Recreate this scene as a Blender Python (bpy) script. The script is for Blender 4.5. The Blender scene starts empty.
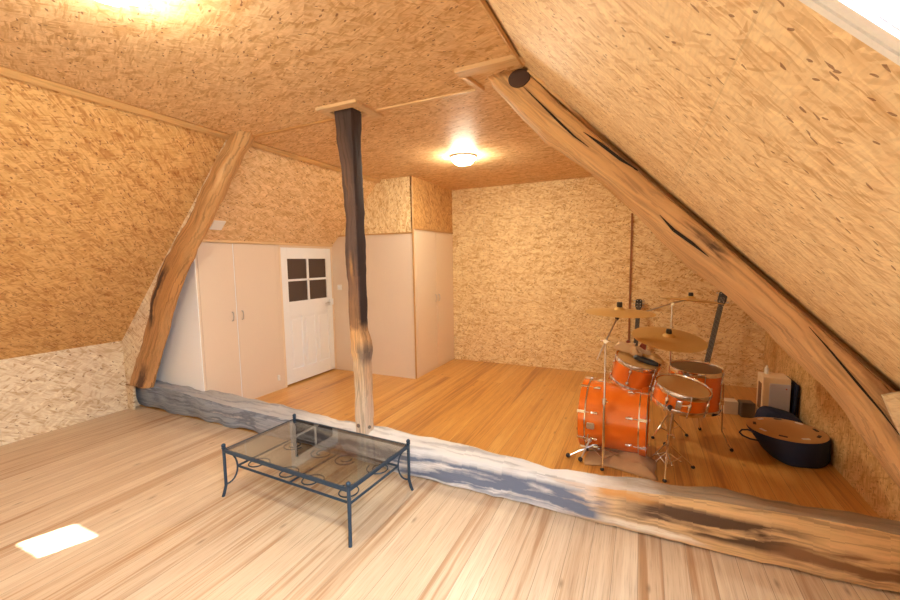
import bpy, bmesh, math, random
from mathutils import Vector, Matrix, Quaternion, noise
random.seed(7)
SC = bpy.context.scene
COL = SC.collection
PI = math.pi
V = Vector

# ------------------------------------------------------------------ mesh helper
class B:
    def __init__(s):
        s.bm = bmesh.new(); s.uv = s.bm.loops.layers.uv.new('UVMap')
    def face(s, pts, uvs=None):
        f = s.bm.faces.new([s.bm.verts.new(p) for p in pts])
        if uvs:
            for l, u in zip(f.loops, uvs): l[s.uv].uv = u
        return f
    def box(s, c, size, rot=None, bev=0.0):
        t = bmesh.new(); bmesh.ops.create_cube(t, size=1)
        for v in t.verts: v.co = V((v.co.x*size[0], v.co.y*size[1], v.co.z*size[2]))
        if bev: bmesh.ops.bevel(t, geom=t.edges[:], offset=bev, segments=2, affect='EDGES')
        m = Matrix.Translation(V(c)) @ (rot.to_4x4() if rot else Matrix.Identity(4))
        s._add(t, m); return s
    def mm(s, lo, hi, bev=0.0):
        lo, hi = V(lo), V(hi); return s.box((lo+hi)/2, hi-lo, None, bev)
    def _add(s, t, m):
        vm = {v: s.bm.verts.new(m @ v.co) for v in t.verts}
        for f in t.faces:
            pts = [vm[v] for v in f.verts]
            try: g = s.bm.faces.new(pts)
            except ValueError: continue
            n = (m.to_3x3() @ f.normal) if f.normal.length else V((0,0,1))
            a = max(range(3), key=lambda i: abs(n[i]))
            for l in g.loops:
                c = l.vert.co
                l[s.uv].uv = ((c.y, c.z), (c.x, c.z), (c.x, c.y))[a]
        t.free()
    def tube(s, pts, r, n=8, closed=False, cap=True):
        pts = [V(p) for p in pts]; N = len(pts)
        rr = r if isinstance(r, (list, tuple)) else [r]*N
        rings = []; prev = None
        for i, p in enumerate(pts):
            if closed: d = pts[(i+1) % N]-pts[i-1]
            else: d = pts[min(i+1, N-1)]-pts[max(i-1, 0)]
            d.normalize()
            if prev is None:
                a = d.cross(V((0,0,1)))
                if a.length < 1e-3: a = d.cross(V((1,0,0)))
            else: a = prev - d*prev.dot(d)
            a.normalize(); b = d.cross(a); prev = a
            rings.append([s.bm.verts.new(p+(a*math.cos(2*PI*k/n)+b*math.sin(2*PI*k/n))*rr[i]) for k in range(n)])
        M = N if closed else N-1
        for i in range(M):
            A, C = rings[i], rings[(i+1) % N]
            for k in range(n): s.bm.faces.new((A[k], A[(k+1) % n], C[(k+1) % n], C[k]))
        if cap and not closed:
            s.bm.faces.new(rings[0][::-1]); s.bm.faces.new(rings[-1])
        return s
    def lathe(s, prof, n=32, m=None):
        m = m or Matrix.Identity(4); rings = []
        for (r, z) in prof:
            if r < 1e-6: rings.append([s.bm.verts.new(m @ V((0,0,z)))])
            else: rings.append([s.bm.verts.new(m @ V((r*math.cos(2*PI*k/n), r*math.sin(2*PI*k/n), z))) for k in range(n)])
        for A, C in zip(rings, rings[1:]):
            for k in range(n):
                k2 = (k+1) % n
                if len(A) == 1 and len(C) == 1: continue
                if len(A) == 1: s.bm.faces.new((A[0], C[k2], C[k]))
                elif len(C) == 1: s.bm.faces.new((A[k], A[k2], C[0]))
                else: s.bm.faces.new((A[k], A[k2], C[k2], C[k]))
        return s
    def prism(s, outline, h0, h1, m=None, bev=0.0):
        """outline of (x, y) extruded along z"""
        t = bmesh.new()
        f = t.faces.new([t.verts.new((x, y, h0)) for x, y in outline])
        r = bmesh.ops.extrude_face_region(t, geom=[f])
        for v in [g for g in r['geom'] if isinstance(g, bmesh.types.BMVert)]: v.co.z = h1
        bmesh.ops.recalc_face_normals(t, faces=t.faces[:])
        if bev:
            es = [e for e in t.edges if abs(e.verts[0].co.z-e.verts[1].co.z) < 1e-6]
            bmesh.ops.bevel(t, geom=es, offset=bev, segments=3, affect='EDGES')
        s._add(t, m or Matrix.Identity(4)); return s
    def sphere(s, c, r, n=12, sc=(1,1,1)):
        t = bmesh.new(); bmesh.ops.create_uvsphere(t, u_segments=n, v_segments=max(6, n//2), radius=r)
        s._add(t, Matrix.Translation(V(c)) @ Matrix.Diagonal((*sc, 1))); return s
    def build(s, name, mat, parent=None, smooth=True, off=None, recalc=True):
        if off is not None:
            for v in s.bm.verts: v.co -= V(off)
        if recalc: bmesh.ops.recalc_face_normals(s.bm, faces=s.bm.faces[:])
        me = bpy.data.meshes.new(name); s.bm.to_mesh(me); s.bm.free()
        if smooth:
            for p in me.polygons: p.use_smooth = True
            if hasattr(me, 'set_sharp_from_angle'): me.set_sharp_from_angle(angle=math.radians(38))
        me.materials.append(mat)
        o = bpy.data.objects.new(name, me); COL.objects.link(o)
        if parent: o.parent = parent
        return o

def tag(o, label=None, cat=None, group=None, kind=None):
    if label: o['label'] = label
    if cat: o['category'] = cat
    if group: o['group'] = group
    if kind: o['kind'] = kind
    return o
def thing(name, label, cat, loc=(0,0,0), rot=None, group=None):
    o = bpy.data.objects.new(name, None); COL.objects.link(o)
    o.empty_display_size = .1; o.location = loc
    if rot is not None: o.rotation_mode = 'QUATERNION'; o.rotation_quaternion = rot
    return tag(o, label, cat, group)
def struct(o): o['kind'] = 'structure'; return o

# ------------------------------------------------------------------ materials
def mat(name):
    m = bpy.data.materials.new(name); m.use_nodes = True
    nt = m.node_tree; return m, nt, nt.nodes['Principled BSDF']
def N(nt, t, **k):
    n = nt.nodes.new(t)
    for a, b in k.items():
        if a.startswith('i_'):
            key = a[2:]; n.inputs[int(key) if key.isdigit() else key].default_value = b
        else: setattr(n, a, b)
    return n
def L(nt, a, b): nt.links.new(a, b)
def math_(nt, op, a, b=None, c=None, clamp=False):
    n = N(nt, 'ShaderNodeMath', operation=op, use_clamp=clamp)
    for i, x in enumerate((a, b, c)):
        if x is None: continue
        if isinstance(x, (int, float)): n.inputs[i].default_value = x
        else: L(nt, x, n.inputs[i])
    return n.outputs[0]
def mixc(nt, fac, a, b, blend='MIX'):
    n = N(nt, 'ShaderNodeMix', data_type='RGBA', blend_type=blend)
    if isinstance(fac, (int, float)): n.inputs[0].default_value = fac
    else: L(nt, fac, n.inputs[0])
    for i, x in ((6, a), (7, b)):
        if isinstance(x, (tuple, list)): n.inputs[i].default_value = (*x, 1)
        else: L(nt, x, n.inputs[i])
    return n.outputs[2]
def ramp(nt, fac, stops, interp='LINEAR'):
    n = N(nt, 'ShaderNodeValToRGB'); cr = n.color_ramp; cr.interpolation = interp
    while len(cr.elements) < len(stops): cr.elements.new(.5)
    for e, (p, c) in zip(cr.elements, stops): e.position = p; e.color = (*c, 1) if len(c) == 3 else c
    L(nt, fac, n.inputs[0]); return n.outputs[0]
def simple(name, col, rough=.5, metal=0.0, spec=.5, emit=None, es=0, bump=0, bscale=200, coat=0):
    m, nt, p = mat(name)
    p.inputs['Base Color'].default_value = (*col, 1); p.inputs['Roughness'].default_value = rough
    p.inputs['Metallic'].default_value = metal; p.inputs['Specular IOR Level'].default_value = spec
    p.inputs['Coat Weight'].default_value = coat
    tc = N(nt, 'ShaderNodeTexCoord'); nz = N(nt, 'ShaderNodeTexNoise', i_Scale=bscale, i_Detail=3.0)
    L(nt, tc.outputs['Object'], nz.inputs['Vector'])
    c = mixc(nt, .25, col, mixc(nt, nz.outputs[0], tuple(x*.75 for x in col), tuple(min(1, x*1.2) for x in col)))
    L(nt, c, p.inputs['Base Color'])
    if bump:
        b = N(nt, 'ShaderNodeBump', i_Strength=bump, i_Distance=.002); L(nt, nz.outputs[0], b.inputs['Height']); L(nt, b.outputs[0], p.inputs['Normal'])
    if emit: p.inputs['Emission Color'].default_value = (*emit, 1); p.inputs['Emission Strength'].default_value = es
    return m

def osb(name, light, mid, dark, scale=1.0, rough=.5, main=0.0, seed=0.0, contrast=1.0, spots=.975):
    """oriented strand board: several layers of elongated flakes, each flake its own tone"""
    m, nt, p = mat(name)
    uv = N(nt, 'ShaderNodeUVMap', uv_map='UVMap')
    base = N(nt, 'ShaderNodeTexNoise', noise_dimensions='2D', i_Scale=2.2, i_Detail=2.0)
    L(nt, uv.outputs[0], base.inputs['Vector'])
    wob = N(nt, 'ShaderNodeTexNoise', noise_dimensions='2D', i_Scale=14.0, i_Detail=2.0)
    L(nt, uv.outputs[0], wob.inputs['Vector'])
    wv = N(nt, 'ShaderNodeVectorMath', operation='SCALE'); wv.inputs[3].default_value = .014
    L(nt, wob.outputs['Color'], wv.inputs[0])
    pos = N(nt, 'ShaderNodeVectorMath', operation='ADD'); L(nt, uv.outputs[0], pos.inputs[0]); L(nt, wv.outputs[0], pos.inputs[1])
    col = mixc(nt, base.outputs[0], mid, light)
    lay = [(main+.1, .15, .030, .30), (main-.5, .11, .026, .45), (main+.75, .09, .020, .55), (main+1.5, .08, .018, .68),
           (main-.15, .17, .034, .5), (main+.35, .09, .014, .6), (main-.9, .06, .012, .70), (main+.2, .07, .007, .74)]
    hgt = None
    for i, (ang, ln, wd, th) in enumerate(lay):
        mp = N(nt, 'ShaderNodeMapping', vector_type='POINT')
        mp.inputs['Rotation'].default_value = (0, 0, ang)
        mp.inputs['Scale'].default_value = (1, 1, 1)
        L(nt, pos.outputs[0], mp.inputs['Vector'])
        m2 = N(nt, 'ShaderNodeMapping'); m2.inputs['Location'].default_value = (3.7*i+seed, 1.9*i+seed*.3, 0)
        m2.inputs['Scale'].default_value = (1/(ln*scale), 1/(wd*scale), 1)
        L(nt, mp.outputs[0], m2.inputs['Vector'])
        vo = N(nt, 'ShaderNodeTexVoronoi', voronoi_dimensions='2D', feature='F1', i_Scale=1.0)
        L(nt, m2.outputs[0], vo.inputs['Vector'])
        sp = N(nt, 'ShaderNodeSeparateColor'); L(nt, vo.outputs['Color'], sp.inputs[0])
        k = contrast
        def tw(c): return tuple(mid[j]+(c[j]-mid[j])*k for j in range(3))
        tone = ramp(nt, sp.outputs[1], [(0, tw(dark)), (.10, tw(dark)), (.24, tw(tuple((a+b)/2 for a, b in zip(dark, mid)))), (.45, mid), (.72, tw(light)), (1, tw(tuple(min(1, x*1.14) for x in light)))])
        msk = math_(nt, 'GREATER_THAN', sp.outputs[0], th)
        # flake fades a little towards its rim
        rim = math_(nt, 'SUBTRACT', 1.15, vo.outputs['Distance'], clamp=True)
        col = mixc(nt, math_(nt, 'MULTIPLY', msk, math_(nt, 'MULTIPLY', rim, .8)), col, tone)
        if i in (0, 1, 4):
            h = math_(nt, 'MULTIPLY', msk, sp.outputs[2]); hgt = h if hgt is None else math_(nt, 'ADD', hgt, h)
    # few dark bark chips
    for i, (ang, sx, sy, th) in enumerate(((.4, .024, .009, spots), (-.7, .016, .008, spots+.004))):
        mp = N(nt, 'ShaderNodeMapping'); mp.inputs['Rotation'].default_value = (0, 0, ang+main)
        L(nt, pos.outputs[0], mp.inputs['Vector'])
        m2 = N(nt, 'ShaderNodeMapping'); m2.inputs['Scale'].default_value = (1/(sx*scale), 1/(sy*scale), 1); m2.inputs['Location'].default_value = (seed, i*7.3, 0)
        L(nt, mp.outputs[0], m2.inputs['Vector'])
        vo = N(nt, 'ShaderNodeTexVoronoi', voronoi_dimensions='2D', feature='F1', i_Scale=1.0); L(nt, m2.outputs[0], vo.inputs['Vector'])
        sp = N(nt, 'ShaderNodeSeparateColor'); L(nt, vo.outputs['Color'], sp.inputs[0])
        msk = math_(nt, 'MULTIPLY', math_(nt, 'GREATER_THAN', sp.outputs[0], th), math_(nt, 'LESS_THAN', vo.outputs['Distance'], .55))
        col = mixc(nt, math_(nt, 'MULTIPLY', msk, .8), col, (.20,.075,.03))
    # fine fibre
    mf = N(nt, 'ShaderNodeMapping'); mf.inputs['Rotation'].default_value = (0, 0, main); mf.inputs['Scale'].default_value = (25, 160, 1)
    L(nt, pos.outputs[0], mf.inputs['Vector'])
    fi = N(nt, 'ShaderNodeTexNoise', noise_dimensions='2D', i_Scale=1.0, i_Detail=3.0); L(nt, mf.outputs[0], fi.inputs['Vector'])
    col = mixc(nt, math_(nt, 'MULTIPLY', math_(nt, 'SUBTRACT', fi.outputs[0], .45, clamp=True), .9), col, tuple(x*.62 for x in mid))
    # board joints every 2.5 x 1.25 m
    br = N(nt, 'ShaderNodeTexBrick', offset=.5, i_Scale=1.0)
    br.inputs['Mortar Size'].default_value = .0022; br.inputs['Brick Width'].default_value = 2.5; br.inputs['Row Height'].default_value = 1.25
    mb = N(nt, 'ShaderNodeMapping'); mb.inputs['Location'].default_value = (seed*.71, seed*.37+.2, 0); L(nt, uv.outputs[0], mb.inputs['Vector'])
    L(nt, mb.outputs[0], br.inputs['Vector'])
    col = mixc(nt, math_(nt, 'MULTIPLY', br.outputs['Fac'], .2), col, tuple(x*.4 for x in mid))
    L(nt, col, p.inputs['Base Color']); p.inputs['Roughness'].default_value = rough; p.inputs['Specular IOR Level'].default_value = .22
    bp = N(nt, 'ShaderNodeBump', i_Strength=.12, i_Distance=.002); L(nt, hgt, bp.inputs['Height']); L(nt, bp.outputs[0], p.inputs['Normal'])
    return m

def planks(name, c1, c2, c3, rough, width=.1, coat=0.0, seed=0.0):
    m, nt, p = mat(name)
    tc = N(nt, 'ShaderNodeTexCoord'); sx = N(nt, 'ShaderNodeSeparateXYZ'); L(nt, tc.outputs['Object'], sx.inputs[0])
    cb = N(nt, 'ShaderNodeCombineXYZ'); L(nt, sx.outputs[1], cb.inputs[0]); L(nt, sx.outputs[0], cb.inputs[1])
    mp = N(nt, 'ShaderNodeMapping'); mp.inputs['Location'].default_value = (11.3+seed, 20.04, 0); L(nt, cb.outputs[0], mp.inputs['Vector'])
    def brick(mort, off):
        b = N(nt, 'ShaderNodeTexBrick', offset=off, offset_frequency=2, i_Scale=1.0)
        b.inputs['Mortar Size'].default_value = mort; b.inputs['Brick Width'].default_value = 9.0; b.inputs['Row Height'].default_value = width
        b.inputs['Mortar Smooth'].default_value = .3
        b.inputs['Color1'].default_value = (0,0,0,1); b.inputs['Color2'].default_value = (1,1,1,1); b.inputs['Mortar'].default_value = (.5,.5,.5,1)
        L(nt, mp.outputs[0], b.inputs['Vector']); return b
    b = brick(.0016, .37)
    rnd = N(nt, 'ShaderNodeSeparateColor'); L(nt, b.outputs['Color'], rnd.inputs[0]); r = rnd.outputs[0]
    # grain: shifted per plank, stretched along it
    sh = N(nt, 'ShaderNodeCombineXYZ'); L(nt, math_(nt, 'MULTIPLY', r, 37.0), sh.inputs[0]); L(nt, math_(nt, 'MULTIPLY', r, 13.0), sh.inputs[1])
    ad = N(nt, 'ShaderNodeVectorMath', operation='ADD'); L(nt, cb.outputs[0], ad.inputs[0]); L(nt, sh.outputs[0], ad.inputs[1])
    g = N(nt, 'ShaderNodeMapping'); g.inputs['Scale'].default_value = (.75, 24, 1); L(nt, ad.outputs[0], g.inputs['Vector'])
    n1 = N(nt, 'ShaderNodeTexNoise', noise_dimensions='2D', i_Scale=1.0, i_Detail=4.0, i_Distortion=.6); L(nt, g.outputs[0], n1.inputs['Vector'])
    g2 = N(nt, 'ShaderNodeMapping'); g2.inputs['Scale'].default_value = (5, 170, 1); L(nt, ad.outputs[0], g2.inputs['Vector'])
    n2 = N(nt, 'ShaderNodeTexNoise', noise_dimensions='2D', i_Scale=1.0, i_Detail=3.0); L(nt, g2.outputs[0], n2.inputs['Vector'])
    tone = math_(nt, 'ADD', math_(nt, 'MULTIPLY', r, .50), math_(nt, 'MULTIPLY', math_(nt, 'SUBTRACT', n1.outputs[0], .28), 1.15))
    col = ramp(nt, tone, [(.2, c1), (.48, c2), (.62, c2), (.92, c3)])
    col = mixc(nt, math_(nt, 'MULTIPLY', math_(nt, 'SUBTRACT', n2.outputs[0], .5, clamp=True), 1.4), col, tuple(x*.6 for x in c3))
    # knots
    kn = N(nt, 'ShaderNodeTexVoronoi', voronoi_dimensions='2D', feature='F1', i_Scale=1.0)
    gk = N(nt, 'ShaderNodeMapping'); gk.inputs['Scale'].default_value = (2.6, 7.5, 1); L(nt, ad.outputs[0], gk.inputs['Vector']); L(nt, gk.outputs[0], kn.inputs['Vector'])
    ks = N(nt, 'ShaderNodeSeparateColor'); L(nt, kn.outputs['Color'], ks.inputs[0])
    kf = math_(nt, 'MULTIPLY', math_(nt, 'GREATER_THAN', ks.outputs[0], .87), math_(nt, 'SUBTRACT', 1.0, math_(nt, 'MULTIPLY', kn.outputs['Distance'], 9.0), clamp=True))
    col = mixc(nt, math_(nt, 'MULTIPLY', kf, .65), col, tuple(x*.35 for x in c3))
    col = mixc(nt, math_(nt, 'MULTIPLY', b.outputs['Fac'], .62), col, tuple(x*.35 for x in c3))
    L(nt, col, p.inputs['Base Color'])
    p.inputs['Roughness'].default_value = rough; p.inputs['Coat Weight'].default_value = coat; p.inputs['Coat Roughness'].default_value = .2
    bp = N(nt, 'ShaderNodeBump', i_Strength=.3, i_Distance=.002); L(nt, math_(nt, 'SUBTRACT', 1.0, b.outputs['Fac']), bp.inputs['Height']); L(nt, bp.outputs[0], p.inputs['Normal'])
    return m

def timber(name, stops, grain=.5, patches=None, topgrey=None, rough=.75):
    """stops: colour ramp along the length in UV u (metres / span); patches: list of (u0, u1, v0, v1, colour, thresh)"""
    m, nt, p = mat(name)
    uv = N(nt, 'ShaderNodeUVMap', uv_map='UVMap'); s = N(nt, 'ShaderNodeSeparateXYZ'); L(nt, uv.outputs[0], s.inputs[0])
    tc = N(nt, 'ShaderNodeTexCoord')
    nb = N(nt, 'ShaderNodeTexNoise', i_Scale=7.0, i_Detail=4.0); L(nt, tc.outputs['Object'], nb.inputs['Vector'])
    span, st = stops
    u = math_(nt, 'ADD', s.outputs[0], math_(nt, 'MULTIPLY', math_(nt, 'SUBTRACT', nb.outputs[0], .5), .45))
    col = ramp(nt, math_(nt, 'DIVIDE', u, span), [(a/span, c) for a, c in st])
    mp = N(nt, 'ShaderNodeMapping'); mp.inputs['Scale'].default_value = (2.2, 38, 1); L(nt, uv.outputs[0], mp.inputs['Vector'])
    g = N(nt, 'ShaderNodeTexNoise', noise_dimensions='2D', i_Scale=1.0, i_Detail=5.0, i_Distortion=1.2); L(nt, mp.outputs[0], g.inputs['Vector'])
    gv = ramp(nt, g.outputs[0], [(.25, (1-grain,)*3), (.5, (1, 1, 1)), (.75, (1+grain*.35,)*3)])
    col = mixc(nt, 1.0, col, gv, 'MULTIPLY')
    big = N(nt, 'ShaderNodeTexNoise', i_Scale=2.6, i_Detail=5.0, i_Roughness=.65); L(nt, tc.outputs['Object'], big.inputs['Vector'])
    mb = N(nt, 'ShaderNodeMapping'); mb.inputs['Scale'].default_value = (1.9, 17, 1); mb.inputs['Location'].default_value = (4.1, 2.2, 0); L(nt, uv.outputs[0], mb.inputs['Vector'])
    st2 = N(nt, 'ShaderNodeTexNoise', noise_dimensions='2D', i_Scale=1.0, i_Detail=5.0, i_Distortion=.35); L(nt, mb.outputs[0], st2.inputs['Vector'])
    for (u0, u1, v0, v1, c, th) in (patches or []):
        def band(x, a, b, sft):
            return math_(nt, 'MULTIPLY', math_(nt, 'DIVIDE', math_(nt, 'SUBTRACT', x, a), sft, clamp=True), math_(nt, 'DIVIDE', math_(nt, 'SUBTRACT', b, x), sft, clamp=True))
        k = math_(nt, 'MULTIPLY', band(s.outputs[0], u0, u1, .15), band(s.outputs[1], v0, v1, .03))
        k = math_(nt, 'MULTIPLY', k, math_(nt, 'MULTIPLY', math_(nt, 'SUBTRACT', math_(nt, 'ADD', math_(nt, 'MULTIPLY', st2.outputs[0], .75), math_(nt, 'MULTIPLY', nb.outputs[0], .25)), th), 8.0, clamp=True), clamp=True)
        col = mixc(nt, k, col, c)
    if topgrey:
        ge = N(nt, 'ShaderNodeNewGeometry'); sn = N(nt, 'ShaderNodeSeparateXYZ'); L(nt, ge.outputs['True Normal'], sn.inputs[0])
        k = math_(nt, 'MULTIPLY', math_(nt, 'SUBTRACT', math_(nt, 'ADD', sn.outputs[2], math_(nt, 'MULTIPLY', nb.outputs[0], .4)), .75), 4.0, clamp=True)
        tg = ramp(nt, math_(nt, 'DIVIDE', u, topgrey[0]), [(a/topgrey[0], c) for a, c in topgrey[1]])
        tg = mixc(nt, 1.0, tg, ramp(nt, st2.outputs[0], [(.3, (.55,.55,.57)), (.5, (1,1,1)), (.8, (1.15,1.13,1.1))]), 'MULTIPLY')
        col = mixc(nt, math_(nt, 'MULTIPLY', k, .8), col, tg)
    L(nt, col, p.inputs['Base Color']); p.inputs['Roughness'].default_value = rough; p.inputs['Specular IOR Level'].default_value = .3
    bp = N(nt, 'ShaderNodeBump', i_Strength=.6, i_Distance=.006); L(nt, g.outputs[0], bp.inputs['Height']); L(nt, bp.outputs[0], p.inputs['Normal'])
    return m

def thin_glass(name, tint, refl=1.0, ior=1.5):
    m, nt, p = mat(name); nt.nodes.remove(p); out = nt.nodes['Material Output']
    tr = N(nt, 'ShaderNodeBsdfTransparent'); tr.inputs[0].default_value = (*tint, 1)
    gl = N(nt, 'ShaderNodeBsdfGlossy', i_Roughness=.0)
    ge = N(nt, 'ShaderNodeNewGeometry'); dt = N(nt, 'ShaderNodeVectorMath', operation='DOT_PRODUCT')
    L(nt, ge.outputs['True Normal'], dt.inputs[0]); L(nt, ge.outputs['Incoming'], dt.inputs[1])
    sch = math_(nt, 'ADD', .045, math_(nt, 'MULTIPLY', .955, math_(nt, 'POWER', math_(nt, 'SUBTRACT', 1.0, math_(nt, 'ABSOLUTE', dt.outputs['Value']), clamp=True), 5.0)))
    nz = N(nt, 'ShaderNodeTexNoise', i_Scale=3.0); mx = N(nt, 'ShaderNodeMixShader')
    f = math_(nt, 'MULTIPLY', sch, math_(nt, 'ADD', math_(nt, 'MULTIPLY', nz.outputs[0], .1), refl-.05))
    L(nt, f, mx.inputs[0]); L(nt, tr.outputs[0], mx.inputs[1]); L(nt, gl.outputs[0], mx.inputs[2]); L(nt, mx.outputs[0], out.inputs[0])
    return m

OL, OM, OD = (.78, .56, .28), (.66, .42, .175), (.40, .19, .05)
M_ceil = osb('osb_ceiling', (.84,.62,.36), (.74,.49,.25), (.50,.26,.09), 1.0, .55, 0.15, 1.3, .9, .985)
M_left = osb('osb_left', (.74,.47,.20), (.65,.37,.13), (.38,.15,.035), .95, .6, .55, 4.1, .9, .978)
M_kneeL = osb('osb_knee', (.84,.74,.56), (.77,.63,.43), (.52,.34,.17), 1.2, .6, .3, 6.7, 1.0, .99)  # paler than the slope boards: daylight on the low wall put into the colour
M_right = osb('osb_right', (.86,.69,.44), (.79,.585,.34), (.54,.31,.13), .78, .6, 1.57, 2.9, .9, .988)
M_rightb = osb('osb_right_rear', OL, OM, OD, .9, .6, 1.3, 8.3, .8, .985)
M_back = osb('osb_back', (.90,.74,.45), (.82,.62,.33), (.52,.28,.09), .9, .6, 0.0, 5.5, 1.0, .986)
M_floor_f = planks('planks_front', (.71,.585,.43), (.62,.475,.325), (.41,.235,.12), .36, .118)  # paler than the rear planks: daylight partly put into the colour
M_floor_b = planks('planks_rear', (.68,.37,.10), (.60,.285,.06), (.35,.13,.02), .28, .118, .2, 1.7)  # orange varnish, with some warm lamp light put into the colour
M_trim = timber('trim_wood', (5, [(0, (.56,.32,.12)), (5, (.57,.33,.13))]), .25, rough=.5)
M_trim_l = timber('trim_wood_pale', (5, [(0, (.72,.50,.27)), (5, (.72,.50,.27))]), .2, rough=.5)
M_trim_d = timber('trim_wood_dark', (5, [(0, (.34,.14,.06)), (5, (.36,.15,.06))]), .3, rough=.5)
M_mdf = simple('painted_board', (.74,.62,.50), .55, bump=.05)
M_mdf2 = simple('painted_board_warm', (.80,.66,.50), .55, bump=.05)
M_white = simple('white_paint', (.84,.87,.90), .4, bump=.04)
M_plaster = simple('white_panel', (.87,.91,.95), .6, bump=.05)
M_plastic = simple('white_plastic', (.84,.83,.80), .35)
M_dark = simple('dark_void', (.02,.015,.012), .9)
M_pane = simple('dark_wire_glass', (.075,.05,.04), .25, bump=.3, bscale=60)
M_chrome = simple('chrome', (.82,.82,.84), .12, 1.0)
M_steel = simple('brushed_steel', (.62,.60,.58), .38, 1.0)
M_black = simple('black_rubber', (.018,.018,.022), .55)
M_blackp = simple('black_satin', (.025,.025,.03), .35)
M_iron = simple('blue_black_iron', (.028,.058,.10), .42, .3, bump=.15, bscale=90)
M_glass = thin_glass('table_glass', (.76,.81,.83), 2.0)
M_sky_glass = thin_glass('roof_glass', (.95,.97,.98), .6)
M_lamp = simple('lamp_glass', (.95,.92,.85), .4, emit=(1.0,.89,.67), es=62)
M_orange = simple('orange_lacquer', (.80,.165,.012), .18, coat=1.0, bscale=8)
M_head_tan = simple('tan_drum_head', (.62,.36,.13), .4, bscale=12)
M_head_dark = simple('dark_amber_head', (.13,.065,.025), .3, bscale=12)
M_head_white = simple('white_drum_head', (.75,.72,.68), .5)
M_brass = simple('cymbal_bronze', (.66,.43,.15), .5, .45, bscale=30)
M_navy = simple('navy_canvas', (.008,.019,.068), .75, bump=.6, bscale=300)
M_case_tan = simple('tan_disc', (.52,.30,.12), .5, bscale=30)
M_cloth = simple('beige_cloth', (.50,.30,.145), .9, bump=.5, bscale=120)
M_cream = simple('cream_card', (.82,.68,.48), .7, bscale=20)
M_grey = simple('grey_front', (.55,.56,.70), .5)
M_red = simple('dark_red_lacquer', (.22,.03,.015), .25, coat=.5)
M_ebony = simple('dark_fingerboard', (.03,.024,.022), .4)
M_bark = simple('dark_bark', (.022,.022,.026), .9)

# ------------------------------------------------------------------ room dimensions (metres)
H = 2.712            # ceiling height
XL, XR = -5.20, 1.36 # low side walls
CL, CR = -3.264, -.64  # ceiling edges
Y0, Y1 = -1.30, 6.0
ZL, ZR = .776, .712  # heights where the slopes begin
T = .025
r2 = math.sqrt(.5)
def panel(name, polys, out, uax, vax, m, th=T):
    """flat board(s): polys are lists of 3D points, out = direction away from the room"""
    b = B(); out = V(out).normalized(); uax = V(uax); vax = V(vax)
    for pl in polys:
        pts = [V(p) for p in pl]; far = [p+out*th for p in pts]; n = len(pts)
        uvs = [(p.dot(uax), p.dot(vax)) for p in pts]
        b.face(pts, uvs); b.face(far[::-1], uvs[::-1])
        for i in range(n):
            j = (i+1) % n; b.face([pts[i], far[i], far[j], pts[j]], [uvs[i], uvs[i], uvs[j], uvs[j]])
    return struct(b.build(name, m, smooth=False))
def strip(name, p0, p1, w, h, up, m):
    """straight trim board from p0 to p1; w across, h along 'up'; p0, p1 on its centre line"""
    p0, p1 = V(p0), V(p1); d = (p1-p0); ln = d.length; d.normalize(); up = V(up); up = (up-d*up.dot(d)).normalized(); a = up.cross(d)
    rot = Matrix((d, a, up)).transposed()
    b = B(); b.box((p0+p1)/2, (ln, w, h), rot, min(w, h)*.12)
    for f in b.bm.faces:
        for l in f.loops: l[b.uv].uv = ((l.vert.co-p0).dot(d), (l.vert.co-p0).dot(a)+(l.vert.co-p0).dot(up))
    return struct(b.build(name, m, smooth=False))

# floors
def floor_part(name, x0, x1, y0, y1, m):
    b = B(); b.mm((x0, y0, -.05), (x1, y1, 0)); return struct(b.build(name, m, smooth=False))
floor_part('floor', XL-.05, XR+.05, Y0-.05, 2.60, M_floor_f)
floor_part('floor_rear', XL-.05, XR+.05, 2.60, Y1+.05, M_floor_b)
# ceiling
panel('ceiling', [[(CL-.03, Y0-.03, H), (CR+.03, Y0-.03, H), (CR+.03, Y1+.03, H), (CL-.03, Y1+.03, H)]], (0,0,1), (1,0,0), (0,1,0), M_ceil)
# back wall
panel('wall_back', [[(XL, Y1, 0), (XR, Y1, 0), (XR, Y1, ZR), (CR, Y1, H), (CL, Y1, H), (XL, Y1, ZL)]], (0,1,0), (1,0,0), (0,0,1), M_back)
# gable wall behind the camera, with one small high pane
wy = Y0
wx0, wx1, wz0, wz1 = -4.075, -3.785, 1.265, 1.41
panel('wall_front', [
    [(XL, wy, 0), (XR, wy, 0), (XR, wy, ZR), (XR-(wz0-ZR), wy, wz0), (XL+(wz0-ZL), wy, wz0), (XL, wy, ZL)],
    [(XL+(wz0-ZL), wy, wz0), (wx0, wy, wz0), (wx0, wy, wz1), (XL+(wz1-ZL), wy, wz1)],
    [(wx1, wy, wz0), (XR-(wz0-ZR), wy, wz0), (XR-(wz1-ZR), wy, wz1), (wx1, wy, wz1)],
    [(XL+(wz1-ZL), wy, wz1), (XR-(wz1-ZR), wy, wz1), (CR, wy, H), (CL, wy, H)]], (0,-1,0), (1,0,0), (0,0,1), M_back)
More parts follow.
